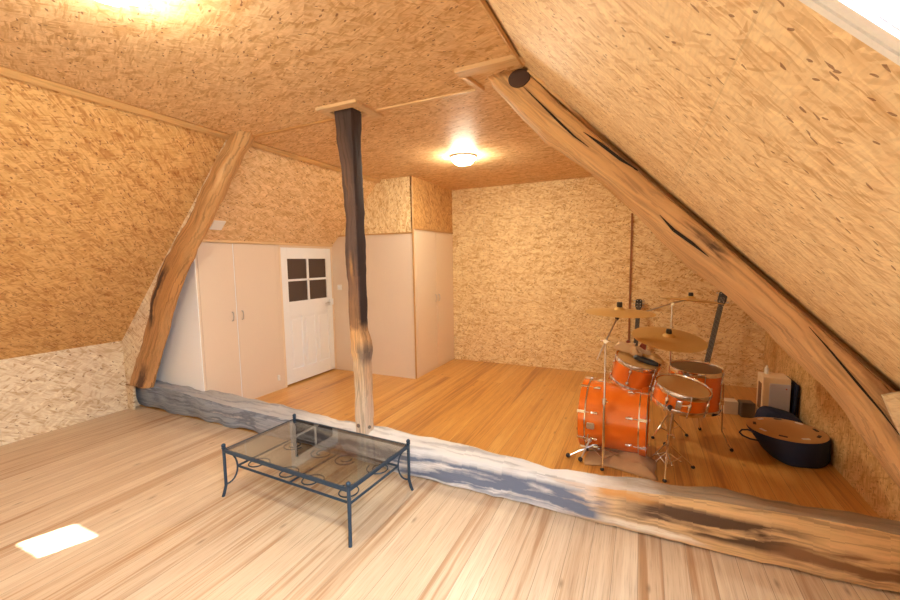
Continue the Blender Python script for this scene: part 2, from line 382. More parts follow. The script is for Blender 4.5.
# left side: low wall, slope in front of the truss, slope behind it
panel('wall_left', [[(XL, Y0, 0), (XL, 2.52, 0), (XL, 2.52, ZL), (XL, Y0, ZL)]], (-1,0,0), (0,1,0), (0,0,1), M_kneeL)
sl = (-r2, 0, r2)
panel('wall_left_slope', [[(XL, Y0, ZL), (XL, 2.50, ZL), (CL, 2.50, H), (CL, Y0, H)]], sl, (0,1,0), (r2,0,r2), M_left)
XP = -4.14                 # face of the partition with the cupboard and the door
ZP = ZL+(XP-XL)
panel('wall_left_slope_rear', [[(XP-.05, 2.50, ZP-.05), (XP-.05, Y1, ZP-.05), (CL, Y1, H), (CL, 2.50, H)]], sl, (0,1,0), (r2,0,r2), M_ceil)
panel('wall_left_rear', [[(XL, 2.52, 0), (XL, Y1, 0), (XL, Y1, ZL), (XL, 2.52, ZL)]], (-1,0,0), (0,1,0), (0,0,1), M_kneeL)
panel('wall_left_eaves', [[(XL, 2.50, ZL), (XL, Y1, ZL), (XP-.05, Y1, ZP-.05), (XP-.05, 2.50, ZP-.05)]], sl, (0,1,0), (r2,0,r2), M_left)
# scribed board closing the wedge between slope and left rafter
panel('wall_left_wedge', [[(-5.20, 2.50, .0), (-5.10, 2.50, .0), (-5.05, 2.50, .30), (-4.785, 2.50, .76), (-4.585, 2.50, 1.14), (-4.445, 2.50, 1.45), (-4.02, 2.50, 1.90), (-3.2, 2.50, 2.68), (-3.264, 2.50, 2.712), (-5.2, 2.50, .776)]], (0,1,0), (1,0,0), (0,0,1), M_kneeL, .02)
# right side: slope with the roof window
def SR(y, p, off=0.0):     # point on the right slope: p = distance down the slope from the ceiling edge
    return V((CR+p*r2-off*r2*-1, y, H-p*r2+off*r2))
SRL = (H-ZR)/r2
wY0, wY1, wp0, wp1 = -.12, .636, .62, 1.72
edge = [(2.43, 0), (2.56, .12), (2.60, 1.0), (2.56, 1.5), (2.58, 2.0), (2.62, 2.5), (2.62, SRL)]
panel('wall_right_slope', [
    [SR(Y0, 0), SR(wY0, 0), SR(wY0, SRL), SR(Y0, SRL)],
    [SR(wY0, 0), SR(wY1, 0), SR(wY1, wp0), SR(wY0, wp0)],
    [SR(wY0, wp1), SR(wY1, wp1), SR(wY1, SRL), SR(wY0, SRL)],
    [SR(wY1, 0)] + [SR(y, p) for y, p in edge] + [SR(wY1, SRL)]], (r2, 0, r2), (0,1,0), (r2,0,-r2), M_right)
panel('wall_right_slope_rear', [[SR(2.70, 0), SR(Y1, 0), SR(Y1, SRL), SR(2.70, SRL)]], (r2,0,r2), (0,1,0), (r2,0,-r2), M_rightb)
panel('wall_right_light_block', [[SR(2.3, -.04, .018), SR(2.95, -.04, .018), SR(2.95, SRL+.1, .018), SR(2.3, SRL+.1, .018)]], (r2,0,r2), (0,1,0), (r2,0,-r2), M_dark, .05)  # added dark slab: stops light leaking in and blackens the gap over the rafter
panel('wall_right', [[(XR, Y0, 0), (XR, Y1, 0), (XR, Y1, ZR), (XR, Y0, ZR)]], (1,0,0), (0,1,0), (0,0,1), M_rightb)

# roof window in the right slope
frame_m = Matrix((V((0,1,0)), V((r2,0,-r2)), V((r2,0,r2)))).transposed()   # local x = Y, local y = down the slope, local z = outwards
fo = SR((wY0+wY1)/2, (wp0+wp1)/2)
wroot = bpy.data.objects.new('window_1', None); COL.objects.link(wroot); struct(wroot)
wroot.matrix_world = Matrix.Translation(fo) @ frame_m.to_4x4()
hw, hh = (wY1-wY0)/2, (wp1-wp0)/2
def ring(b, hw, hh, w, z0, z1, bev=.003):
    b.mm((-hw, -hh, z0), (-hw+w, hh, z1), bev); b.mm((hw-w, -hh, z0), (hw, hh, z1), bev)
    b.mm((-hw+w, -hh, z0), (hw-w, -hh+w, z1), bev); b.mm((-hw+w, hh-w, z0), (hw-w, hh, z1), bev)
b = B(); ring(b, hw, hh, .018, -.014, .20); struct(b.build('frame', M_white, wroot))  # lining made extra deep on the outside to block grazing sun
b = B(); ring(b, hw-.018, hh-.018, .030, -.016, .035, .006); struct(b.build('sash', M_white, wroot))
b = B(); b.mm((-hw+.044, -hh+.044, .008), (hw-.044, hh-.044, .014)); struct(b.build('pane', M_sky_glass, wroot, False))
# second roof window further back along the same slope is not in view; the small gable pane
groot = bpy.data.objects.new('window_2', None); COL.objects.link(groot); struct(groot); groot.location = ((wx0+wx1)/2, wy-.012, (wz0+wz1)/2)
b = B(); gw, gh = (wx1-wx0)/2, (wz1-wz0)/2
for x in (-gw-.02, gw+.02): b.mm((x-.02, -.02, -gh-.04), (x+.02, .03, gh+.04), .003)
for z in (-gh-.02, gh+.02): b.mm((-gw, -.02, z-.02), (gw, .03, z+.02), .003)
struct(b.build('frame', M_white, groot))
b = B(); b.mm((-gw, -.003, -gh), (gw, .003, gh)); struct(b.build('pane', M_sky_glass, groot, False))

# trims -------------------------------------------------------------
strip('trim_1', (CL+.012, Y0, H-.022), (CL+.012, Y1, H-.022), .05, .02, (1,0,-1), M_trim)
strip('trim_2', (CR-.01, Y0, H-.012), (CR-.01, 2.36, H-.012), .04, .016, (-1,0,-1), M_trim)
strip('trim_3', (-.14, Y1-.008, 0), (-.14, Y1-.008, H-.52), .024, .016, (0,-1,0), M_trim_d)
strip('trim_4', (-2.05, 2.60, H-.006), (-.98, 2.60, H-.006), .028, .012, (0,0,-1), M_trim_l)
strip('trim_5', (-3.24, 2.62, H-.006), (-2.12, 2.60, H-.006), .028, .012, (0,0,-1), M_trim)
# boards round the right rafter where it meets the ceiling
strip('trim_6', (-1.02, 2.315, H-.012), (-.60, 2.305, H-.012), .085, .024, (0,0,-1), M_trim_l)
strip('trim_7', (-1.0, 2.36, H-.012), (-.97, 2.60, H-.012), .04, .024, (0,0,-1), M_trim_l)
# pale lath along the upper end of the right slope panel
strip('trim_8', SR(2.45, .02, -.008), SR(2.57, .62, -.008), .03, .016, (-1,0,-1), M_trim_l)
strip('trim_9', SR(2.585, .6, -.006), SR(2.60, SRL-.25, -.006), .018, .012, (-1,0,-1), M_trim_l)
# square collar round the post head
for k, (a, c) in enumerate((((-2.16, 2.40), (-1.80, 2.40)), ((-2.16, 2.67), (-1.80, 2.67)))):
    strip('trim_%d' % (10+k), (a[0], a[1], H-.011), (c[0], c[1], H-.011), .075, .022, (0,0,-1), M_trim_l)
for k, x in enumerate((-2.125, -1.835)):
    strip('trim_%d' % (12+k), (x, 2.437, H-.011), (x, 2.632, H-.011), .07, .022, (0,0,-1), M_trim_l)

# ------------------------------------------------------------------ old timbers
def loft(b, stations, rough=.008, k=5, step=.06, seed=0.0, fr=5.0):
    """stations: quads of corner points; resampled, rounded and roughened"""
    C = [sum((V(p) for p in q), V())/4 for q in stations]
    ln = [0]
    for a, c in zip(C, C[1:]): ln.append(ln[-1]+(c-a).length)
    n = max(2, int(ln[-1]/step)); rings = []
    for i in range(n+1):
        t = ln[-1]*i/n; j = 0
        while j < len(ln)-2 and t > ln[j+1]: j += 1
        f = (t-ln[j])/(ln[j+1]-ln[j]); f2 = f*f*(3-2*f)*.5+f*.5
        q = [V(a).lerp(V(c), f2) for a, c in zip(stations[j], stations[j+1])]
        pts = []
        for e in range(4):
            for s in range(k): pts.append(q[e].lerp(q[(e+1) % 4], s/k))
        m = len(pts); pts = [(pts[x-1]+pts[x]*2+pts[(x+1) % m])/4 for x in range(m)]
        c = sum(pts, V())/m; out = []
        for p in pts:
            d = noise.noise(p*fr+V((seed, 0, 0)))*rough*1.6+noise.noise(p*fr*3.3+V((0, seed, 0)))*rough*.7
            out.append(p+(p-c).normalized()*d)
        rings.append((t, out))
    vs = [[b.bm.verts.new(p) for p in r] for _, r in rings]; m = len(vs[0])
    for i in range(n):
        per = [0]
        for x in range(m): per.append(per[-1]+(rings[i][1][(x+1) % m]-rings[i][1][x]).length)
        for x in range(m):
            y = (x+1) % m
            f = b.bm.faces.new((vs[i][x], vs[i][y], vs[i+1][y], vs[i+1][x]))
            for l, u in zip(f.loops, ((rings[i][0], per[x]), (rings[i][0], per[x+1]), (rings[i+1][0], per[x+1]), (rings[i+1][0], per[x]))): l[b.uv].uv = u
    b.bm.faces.new(vs[0][::-1]); b.bm.faces.new(vs[-1])

# tie beam. station: x, front-bottom Y, front-top (Y, z), back Y
GREY = (.30, .30, .33); LG = (.52, .50, .50); TAN = (.66, .44, .23)
M_tie = timber('tie_beam_wood', (6.6, [(0, (.25,.30,.37)), (1.2, (.30,.35,.43)), (2.4, (.36,.40,.48)), (3.6, (.66,.65,.66)), (4.7, (.62,.60,.60)), (5.0, (.60,.42,.25)), (5.5, (.62,.39,.18)), (6.6, (.66,.45,.24))]), .45,
    patches=[(.0, 4.3, 0, .3, (.12,.145,.20), .48), (.0, 3.4, 0, .3, (.50,.52,.56), .58), (2.6, 5.1, .0, .20, (.15,.18,.26), .40), (5.1, 6.05, .05, .22, (.10,.055,.03), .36), (5.8, 6.7, .0, .17, (.24,.125,.06), .42), (4.95, 5.6, .0, .07, (.80,.72,.60), .40), (4.9, 5.35, .16, .24, (.60,.30,.10), .35), (2.4, 5.0, .15, .5, (.66,.66,.66), .40)],
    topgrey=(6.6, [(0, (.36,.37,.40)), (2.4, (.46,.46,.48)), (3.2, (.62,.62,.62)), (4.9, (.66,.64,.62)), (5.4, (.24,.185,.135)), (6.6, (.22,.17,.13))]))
st = []
for (x, fb, fy, fz, by, bz) in [(-5.19, 2.60, 2.565, .31, 2.80, .295), (-4.6, 2.60, 2.555, .305, 2.80, .285), (-4.0, 2.59, 2.545, .27, 2.79, .275), (-3.4, 2.585, 2.545, .242, 2.78, .26),
        (-2.4, 2.575, 2.545, .225, 2.72, .25), (-1.75, 2.51, 2.525, .22, 2.71, .255), (-1.2, 2.49, 2.525, .225, 2.69, .255), (-.75, 2.495, 2.525, .215, 2.64, .255), (-.5, 2.495, 2.525, .22, 2.60, .255),
        (-.2, 2.48, 2.505, .23, 2.61, .26), (.15, 2.47, 2.49, .28, 2.68, .265), (.6, 2.47, 2.49, .31, 2.72, .265), (1.0, 2.48, 2.50, .315, 2.72, .27), (1.355, 2.49, 2.50, .315, 2.72, .275)]:
    st.append([(x, fb, .004), (x, fy, fz), (x, by, bz), (x, by-.02, .004)])
b = B(); loft(b, st, .013, 6, .05, 1.0, 4.0)
for v in b.bm.verts: v.co.z = max(v.co.z, 0.0)
tie = tag(b.build('tie_beam', M_tie), 'long rough-hewn floor beam crossing the plank floor, grey at left, tan at right', 'beam', kind='thing')

# post
M_post = timber('post_wood', (2.5, [(0, (.62,.50,.38)), (.35, (.62,.46,.31)), (.60, (.56,.37,.21)), (.72, (.60,.36,.17)), (.88, (.56,.31,.13)), (.94, (.24,.125,.06)), (1.25, (.16,.085,.052)), (1.42, (.095,.058,.045)), (2.1, (.105,.063,.046)), (2.5, (.06,.038,.032))]), .5,
    patches=[(.56, .80, .05, .26, (.085,.08,.09), .24), (.8, 2.5, .09, .24, (.045,.03,.028), .25), (1.2, 1.5, .0, .1, (.30,.155,.06), .5), (1.75, 2.4, .02, .06, (.30,.15,.06), .50), (1.3, 2.45, .30, .5, (.60,.33,.12), .2), (.1, .95, .11, .19, (.10,.06,.04), .52)])
st = []
for (z, x0, x1, y0, y1) in [(.205, -2.06, -1.95, 2.545, 2.66), (.35, -2.06, -1.95, 2.54, 2.66), (.6, -2.045, -1.945, 2.535, 2.655), (.82, -2.045, -1.945, 2.53, 2.65), (.90, -2.065, -1.93, 2.52, 2.65), (.98, -2.06, -1.935, 2.52, 2.65),
        (1.08, -2.062, -1.955, 2.52, 2.64), (1.35, -2.062, -1.955, 2.515, 2.63), (1.7, -2.06, -1.945, 2.51, 2.63), (1.95, -2.045, -1.94, 2.50, 2.62), (2.15, -2.05, -1.935, 2.49, 2.61), (2.4, -2.065, -1.935, 2.49, 2.60), (2.52, -2.085, -1.93, 2.48, 2.60), (2.715, -2.085, -1.925, 2.47, 2.60)]:
    st.append([(x0, y0, z), (x1, y0, z), (x1, y1, z), (x0, y1, z)])
b = B(); loft(b, st, .007, 6, .04, 3.0, 6.0)
proot = thing('timber_post', 'slim hand-hewn wooden post, dark above and pale below, standing on the floor beam', 'post', (-2.0, 2.59, .21)); proot['kind'] = 'thing'
b.build('shaft', M_post, proot, off=(-2.0, 2.59, .21))
b = B()
b.lathe([(0, -.006), (.016, -.006), (.016, .004), (0, .005)], 12, Matrix.Translation(V((-2.022, 2.545, .30))) @ Matrix.Rotation(PI/2, 4, 'X'))
o = b.build('peg', simple('dark_peg', (.16,.13,.11), .7), proot, off=(-2.0, 2.59, .21))
b = B(); b.lathe([(0, -.006), (.013, -.006), (.013, .006), (0, .007)], 12, Matrix.Translation(V((-1.945, 2.585, .285))) @ Matrix.Rotation(PI/2, 4, 'Y'))
b.build('peg', bpy.data.materials['dark_peg'], proot, off=(-2.0, 2.59, .21))

# right rafter: q along the slope (x - z), widths in p = x + z
def qp(q, p, y): return ((p+q)/2, y, (p-q)/2)
M_raft = timber('rafter_wood', (4, [(0, (.68,.43,.20)), (1.2, (.62,.38,.18)), (2.4, (.60,.37,.19)), (4, (.60,.38,.20))]), .4,
    patches=[(.9, 3.0, .02, .09, (.20,.10,.05), .60), (1.6, 2.1, .0, .1, (.10,.06,.04), .56), (2.0, 3.6, .05, .16, (.36,.20,.11), .5)])
st = []
for (q, pt, pf, pb) in [(-4.0, 2.06, 1.84, 1.82), (-3.5, 2.06, 1.82, 1.80), (-3.2, 2.045, 1.80, 1.77), (-2.87, 2.035, 1.81, 1.75), (-2.5, 2.03, 1.82, 1.80), (-2.25, 2.03, 1.84, 1.83), (-1.95, 2.03, 1.84, 1.81), (-1.6, 2.03, 1.87, 1.77), (-1.3, 2.03, 1.89, 1.755),
        (-.92, 2.03, 1.90, 1.80), (-.6, 2.03, 1.89, 1.80), (-.37, 2.03, 1.86, 1.77), (-.1, 2.02, 1.835, 1.78), (.13, 2.02, 1.79, 1.75), (.3, 2.01, 1.73, 1.70), (.5, 2.0, 1.68, 1.66), (.85, 1.90, 1.62, 1.60), (1.02, 1.80, 1.58, 1.57)]:
    st.append([qp(q, pf, 2.45), qp(q, pt, 2.45), qp(q, pt, 2.66), qp(q, pb, 2.66)])
b = B(); loft(b, st, .006, 6, .05, 5.0, 5.0)
for v in b.bm.verts: v.co.z = min(v.co.z, H+.01)
RR = thing('roof_rafter', 'sloping timber rafter with a dark round peg and cracks, rising behind the drum kit', 'beam', (1.2, 2.55, .25)); RR['kind'] = 'thing'
ro = (1.2, 2.55, .25)
b.build('timber', M_raft, RR, off=ro)
# peg end near the head, cracks as thin dark splits
b = B(); pc = V(qp(-3.34, 1.975, 2.443)); b.lathe([(0, -.01), (.060, -.01), (.058, .004), (.035, .007), (0, .008)], 20, Matrix.Translation(pc) @ Matrix.Rotation(PI/2, 4, 'X') @ Matrix.Diagonal((1.1, .85, 1, 1)))
b.build('peg', simple('dark_peg_end', (.075,.04,.03), .8, bscale=40), RR, off=ro)
def split(pts, w):
    b = B(); n = len(pts)
    P = [V(qp(q, p, 2.4425)) for q, p in pts]
    for i in range(n-1):
        d = (P[i+1]-P[i]).normalized(); a = V((-d.z, 0, d.x))
        w0, w1 = w*math.sin(PI*(i+.02)/(n-1+.04))+.001, w*math.sin(PI*(i+1.02)/(n-1+.04))+.001
        for s in (0,): b.face([P[i]-a*w0, P[i+1]-a*w1, P[i+1]+a*w1, P[i]+a*w0]); b.face([p+V((0,.02,0)) for p in (P[i]-a*w0, P[i+1]-a*w1, P[i+1]+a*w1, P[i]+a*w0)])
    return b.build('crack', M_dark, RR, False, off=ro)
split([(-3.29, 1.95), (-3.0, 1.935), (-2.8, 1.925), (-2.65, 1.92), (-2.5, 1.93)], .005)
split([(-2.62, 1.985), (-2.45, 2.0), (-2.25, 2.01), (-2.1, 2.03)], .008)
split([(-1.75, 1.90), (-1.6, 1.885), (-1.45, 1.90), (-1.3, 1.905)], .008)
split([(-.55, 1.985), (-.35, 1.96), (-.1, 1.92), (.1, 1.89), (.3, 1.85)], .004)
# small blocks at the foot of the right slope
panel('wall_right_wedge', [[(.985, 2.415, .975), (1.065, 2.415, 1.005), (1.36, 2.415, .712), (1.36, 2.415, 0), (1.33, 2.415, 0), (1.22, 2.415, .42), (1.09, 2.415, .73), (1.03, 2.415, .86)]], (0,1,0), (1,0,0), (0,0,1), M_kneeL, .02)

# left rafter: p = z - x, q = z + x
def qpl(q, p, y): return ((q-p)/2, y, (q+p)/2)
M_raftl = timber('left_rafter_wood', (4, [(0, (.52,.31,.15)), (.6, (.50,.27,.11)), (1.6, (.48,.24,.085)), (4, (.60,.37,.16))]), .5,
    patches=[(.9, 1.75, -.04, .13, (.08,.045,.032), .37), (.0, .62, .10, .25, (.11,.06,.04), .38), (.5, 2.5, -.04, .025, (.10,.055,.035), .42), (2.6, 3.1, .10, .26, (.66,.42,.2), .5)])
st = []
for (q, pl, pr) in [(-5.0, 5.36, 4.90), (-4.5, 5.47, 5.01), (-4.03, 5.57, 5.17), (-3.45, 5.76, 5.32), (-3.01, 5.90, 5.44), (-2.6, 5.92, 5.52), (-2.2, 5.92, 5.58), (-1.8, 5.91, 5.62), (-1.47, 5.90, 5.65), (-1.0, 5.92, 5.70), (-.69, 5.93, 5.73), (-.40, 5.94, 5.75), (-.05, 5.94, 5.76)]:
    pl += .03 if q > -3.2 else .012; pf = pl+(pr-pl)*.80
    st.append([qpl(q, pl, 2.48), qpl(q, pf, 2.475), qpl(q, pr, 2.54), qpl(q, pl-.1, 2.68)])
b = B(); loft(b, st, .015, 6, .05, 9.0, 5.0)
for v in b.bm.verts: v.co.z = max(.285, min(v.co.z, H+.01))
RL = tag(b.build('roof_rafter', M_raftl), 'leaning timber rafter with dark burnt patches, beside the pale double cupboard', 'beam', kind='thing')

# ------------------------------------------------------------------ partition: white end panel, cupboard, door, closet
panel('wall_partition', [[(XL+.01, 2.69, 0), (XP, 2.69, 0), (XP, 2.69, ZP-.01), (XL+.01, 2.69, ZL)]], (0,1,0), (1,0,0), (0,0,1), M_plaster, .009)
Yc0, Yc1, Yd0, Yd1, Yb = 2.70, 3.765, 3.80, 4.715, 4.745
ZC = 1.835
panel('wall_cupboard_side', [[(XP-.03, Yb, 0), (XP-.03, Y1, 0), (XP-.03, Y1, ZP), (XP-.03, Yb, ZP)]], (-1,0,0), (0,1,0), (0,0,1), M_mdf)
strip('trim_16', (XP+.008, 2.70, ZC+.022), (XP+.008, Yb, ZC+.022), .035, .05, (0,0,1), M_trim_l)
strip('trim_17', (XP+.045, 2.72, ZC+.075), (XP+.045, Yb, ZC+.075), .05, .016, (1,0,-1), M_trim)
cb = thing('built_in_cupboard', 'pale pinkish double-door cupboard under the eaves, beside the white door', 'cupboard', (XP, (Yc0+Yc1)/2, 0))
co = (XP, (Yc0+Yc1)/2, 0)
b = B(); b.mm((XP-.40, Yc0+.03, 0), (XP-.02, Yc1-.01, .03)); b.mm((XP-.03, Yc0, 0), (XP-.004, Yc0+.02, ZC)); b.mm((XP-.03, 3.715, 0), (XP, Yc1, ZC)); b.mm((XP-.03, Yc0+.02, ZC-.02), (XP-.004, 3.715, ZC)); b.mm((XP-.42, Yc0+.03, 0), (XP-.40, Yc1-.01, 1.4)); b.mm((XP-.03, Yc0+.02, 0), (XP-.006, 3.715, .035))
b.build('body', M_mdf, cb, False, off=co)
def handle(par, x, y, z, off, axis='x'):
    h = B()
    pts = [(x, y, z-.05), (x+.022, y, z-.042), (x+.026, y, z), (x+.022, y, z+.042), (x, y, z+.05)]
    h.tube(pts, .006, 8)
    o = h.build('handle', M_steel, par, off=off); o['label'] = 'small metal pull handle'; return o
for (a, c, hy) in ((Yc0+.022, 3.126, 3.07), (3.136, 3.713, 3.195)):
    b = B(); b.mm((XP-.016, a, .037), (XP+.004, c, ZC-.004), .003); d = b.build('door', M_mdf, cb, False, off=co)
    handle(d, XP+.004, hy, 1.02, co)
b = B(); b.box((XP+.010, 3.66, .16), (.02, .03, .07), None, .004); b.build('catch', M_plastic, cb, off=co)
b = B(); b.mm((XP+.001, 3.1265, .037), (XP+.003, 3.1355, ZC-.004)); b.build('cover_strip', M_white, cb, False, off=co)

# white panelled door
dr = bpy.data.objects.new('door_1', None); COL.objects.link(dr); struct(dr); do = (XP, (Yd0+Yd1)/2, 0); dr.location = do
b = B(); b.mm((XP-.08, Yc1+.001, 0), (XP+.004, Yd0-.004, ZC), .003); b.mm((XP-.08, Yd1+.004, 0), (XP+.004, Yb-.001, ZC), .003); b.mm((XP-.08, Yd0-.004, ZC-.028), (XP+.004, Yd1+.004, ZC), .003)
struct(b.build('frame', M_mdf2, dr, False, off=do))
b = B(); x0, x1 = XP-.036, XP-.002; zb, zt = .022, ZC-.03
py = [Yd0+.10, Yd1-.10]; pz = [1.10, 1.66]
b.mm((x0, Yd0, zb), (x1, py[0], zt), .002); b.mm((x0, py[1], zb), (x1, Yd1, zt), .002)
b.mm((x0, py[0], pz[1]), (x1, py[1], zt), .002); b.mm((x0, py[0], .90), (x1, py[1], pz[0]), .002); b.mm((x0, py[0], zb), (x1, py[1], .20), .002)
W3 = (py[1]-py[0])
for k in (1, 2):
    yy = py[0]+W3*k/3; b.mm((x0, yy-.026, .20), (x1, yy+.026, .90), .004)
b.mm((x0+.004, py[0], .20), (x1-.016, py[1], .90))
for k in range(3):
    a = py[0]+W3*k/3+(.05 if k else .035); c = py[0]+W3*(k+1)/3-(.05 if k < 2 else .035)
    b.mm((x1-.02, a, .24), (x1-.006, c, .86), .005)
ym = (py[0]+py[1])/2; zm = (pz[0]+pz[1])/2
b.mm((x0, ym-.016, pz[0]), (x1, ym+.016, pz[1]), .003); b.mm((x0, py[0], zm-.014), (x1, py[1], zm+.014), .003)
struct(b.build('panel', M_white, dr, False, off=do))
for (a, c) in ((py[0], ym-.016), (ym+.016, py[1])):
    for (e, f) in ((pz[0], zm-.014), (zm+.014, pz[1])):
        b = B(); b.mm((XP-.024, a, e), (XP-.018, c, f)); struct(b.build('pane', M_pane, dr, False, off=do))
b = B(); b.mm((XP-.002, Yd1-.075, .985), (XP+.018, Yd1+.005, 1.075), .004); struct(b.build('rim_lock', M_white, dr, off=do))
b = B(); b.tube([(XP-.002, Yd1-.10, 1.03), (XP+.045, Yd1-.10, 1.03), (XP+.05, Yd1-.115, 1.03), (XP+.05, Yd1-.20, 1.025)], .008, 8); struct(b.build('handle', M_steel, dr, off=do))
panel('trim_18', [[(XP-.09, Yc1, 0), (XP-.09, Yb, 0), (XP-.09, Yb, ZC), (XP-.09, Yc1, ZC)]], (-1,0,0), (0,1,0), (0,0,1), M_dark)  # added dark sheet standing in for the shade behind the door

# closet block: board face towards the room, OSB above, double doors on its side
XB, ZW = -2.76, 2.03
wr = thing('built_in_wardrobe', 'tall pale corner wardrobe with double doors on one side, below the ceiling', 'wardrobe', ((XP+XB)/2, 5.4, 0)); wo = ((XP+XB)/2, 5.4, 0)
b = B()
zs = lambda x: ZL+(x-XL)     # height of the left slope at x
z1 = 1.975
b.prism([(XP, 0), (XB-.002, 0), (XB-.002, z1), (XL+(z1-ZL), z1), (XP, zs(XP))], 0, .02, Matrix.Translation(V((0, Yb, 0))) @ Matrix(((1,0,0,0),(0,0,1,0),(0,1,0,0),(0,0,0,1))))
b.build('side_panel', M_mdf, wr, False, off=wo)
b = B(); b.mm((XB-.022, Yb+.02, 0), (XB, Yb+.05, ZW), .002); b.mm((XB-.022, Y1-.045, 0), (XB, Y1-.002, ZW), .002); b.mm((XB-.022, Yb+.05, ZW-.02), (XB, Y1-.045, ZW), .002); b.mm((XB-.022, Yb+.05, 0), (XB-.002, Y1-.045, .03))
b.build('body', M_mdf2, wr, False, off=wo)
for (a, c, hy) in ((Yb+.053, 5.397, 5.35), (5.403, Y1-.047, 5.45)):
    b = B(); b.mm((XB-.014, a, .032), (XB+.006, c, ZW-.022), .003); d = b.build('door', M_mdf2, wr, False, off=wo)
    handle(d, XB+.006, hy, 1.06, wo)
strip('trim_19', (XB+.004, Yb-.004, 0), (XB+.004, Yb-.004, H), .02, .02, (1,-1,0), M_trim)
strip('trim_20', (XB+.006, Yb, ZW+.012), (XB+.006, Y1, ZW+.012), .014, .024, (0,0,1), M_trim)
strip('trim_21', (XL+(z1-ZL), Yb-.006, z1+.008), (XB, Yb-.006, z1+.008), .012, .018, (0,0,1), M_trim)
panel('wall_bulkhead_front', [[(XL+(z1-ZL), Yb, z1), (XB, Yb, z1), (XB, Yb, H), (CL, Yb, H)]], (0,1,0), (0,0,1), (1,0,0), M_back)
panel('wall_bulkhead_side', [[(XB, Yb, ZW), (XB, Y1, ZW), (XB, Y1, H), (XB, Yb, H)]], (-1,0,0), (0,0,1), (0,1,0), M_left)
# baseboard under face and switch
b = B(); b.mm((-4.055, Yb-.012, 1.20), (-3.975, Yb, 1.28), .004)
sw = thing('light_switch', 'white square light switch on the pale board right of the door', 'switch', (-4.015, Yb, 1.24)); so = (-4.015, Yb, 1.24)
b.build('plate', M_plastic, sw, off=so)
b = B(); b.box((-4.015, Yb-.016, 1.24), (.04, .012, .045), Matrix.Rotation(.12, 3, 'X'), .003); b.build('rocker', M_white, sw, off=so)
# small white plate on the slope above the cupboard
sp_c = V((XL+(2.005-ZL)-.0, 2.85, 2.005)); nrm = V((r2, 0, -r2))
rot = Matrix((V((0,1,0)), V((r2,0,r2)), nrm)).transposed()
b = B(); b.box(sp_c+nrm*.004, (.13, .12, .012), rot, .003)
tag(b.build('wall_plate', M_plastic), 'small blank white plate on the sloping board above the cupboard', 'plate')

# ------------------------------------------------------------------ ceiling lamps
def dome(loc, label):
    t = thing('ceiling_lamp', label, 'lamp', loc, group='glass dome ceiling lamps')
    b = B(); b.lathe([(0, 0), (.13, 0), (.135, -.012), (.13, -.022), (0, -.022)], 40); b.build('base', M_white, t)
    b = B(); b.lathe([(.125, -.022), (.122, -.036), (.105, -.062), (.08, -.082), (.04, -.09), (0, -.092)], 40); b.build('diffuser', M_lamp, t)
    return t
dome((-1.76, 4.13, H), 'glowing dome lamp on the ceiling near the back wall')
dome((-1.87, .95, H), 'glowing dome lamp cut off by the top edge of the picture')

# ------------------------------------------------------------------ coffee table
tl = thing('coffee_table', 'low black wrought-iron coffee table with a clear glass top in front of the beam', 'table', (-2.005, 2.06, 0), Quaternion((0,0,1), math.radians(-2.4)))
LX, LY, TH = .555, .305, .335
b = B(); zf = .325
for (p, q) in (((-LX,-LY),(LX,-LY)), ((LX,-LY),(LX,LY)), ((LX,LY),(-LX,LY)), ((-LX,LY),(-LX,-LY))):
    d = V((q[0]-p[0], q[1]-p[1], 0)); rot = Matrix.Rotation(math.atan2(d.y, d.x), 3, 'Z')
    b.box(((p[0]+q[0])/2, (p[1]+q[1])/2, zf), (d.length, .018, .022), rot, .003)
b.build('top_frame', M_iron, tl)
b = B(); b.mm((-LX+.011, -LY+.011, zf+.004), (LX-.011, LY-.011, zf+.011)); o = b.build('glass_top', M_glass, tl, False); o['label'] = 'clear glass table top'
AX = .062
for sx in (-1, 1):
    for sy in (-1, 1):
        x, y = sx*LX, sy*LY; ux, uy = sx*.6, sy*.8
        b = B(); b.tube([(x+ux*.022, y+uy*.022, 0), (x+ux*.012, y+uy*.012, .03), (x, y, .08), (x, y, .345)], .0105, 10)
        b.tube([(x, y, .342), (x, y, .35)], .014, 10); b.sphere((x, y, .362), .0145, 12)
        lg = b.build('leg', M_iron, tl)
        ap = []
        for i in range(13):
            a = PI*i/12; ap.append((x-ux*AX*1.25*math.sin(a), y-uy*AX*1.25*math.sin(a), .20-.115*math.cos(a)))
        b = B(); b.tube(ap, .006, 8); b.build('arc', M_iron, lg)
ix, iy, zl = LX-.6*AX*1.25, LY-.8*AX*1.25, .20
b = B()
for (p, q) in (((-ix,-iy),(ix,-iy)), ((ix,-iy),(ix,iy)), ((ix,iy),(-ix,iy)), ((-ix,iy),(-ix,-iy))):
    b.tube([(*p, zl), (*q, zl)], .008, 8)
b.build('lower_rail', M_iron, tl)
b = B(); b.tube([(0, -iy, zl), (0, iy, zl)], .007, 8); b.build('cross_bar', M_iron, tl)
def scroll(cx, cy, sgn, ang):
    pts = []
    for i in range(40):
        a = i/39*PI*2.6; r = .085*(1-.62*i/39)
        p = V((r*math.cos(a), sgn*r*math.sin(a), 0)); p.rotate(Quaternion((0,0,1), ang)); pts.append((cx+p.x, cy+p.y, zl))
    b = B(); b.tube(pts, .0045, 6); b.build('scroll', M_iron, tl)
for sx in (-1, 1):
    scroll(sx*.11, -iy+.085, sx, 0 if sx > 0 else PI); scroll(sx*.11, iy-.085, -sx, 0 if sx > 0 else PI)
    scroll(sx*(ix-.10), -iy+.085, -sx, PI if sx > 0 else 0); scroll(sx*(ix-.10), iy-.085, sx, PI if sx > 0 else 0)

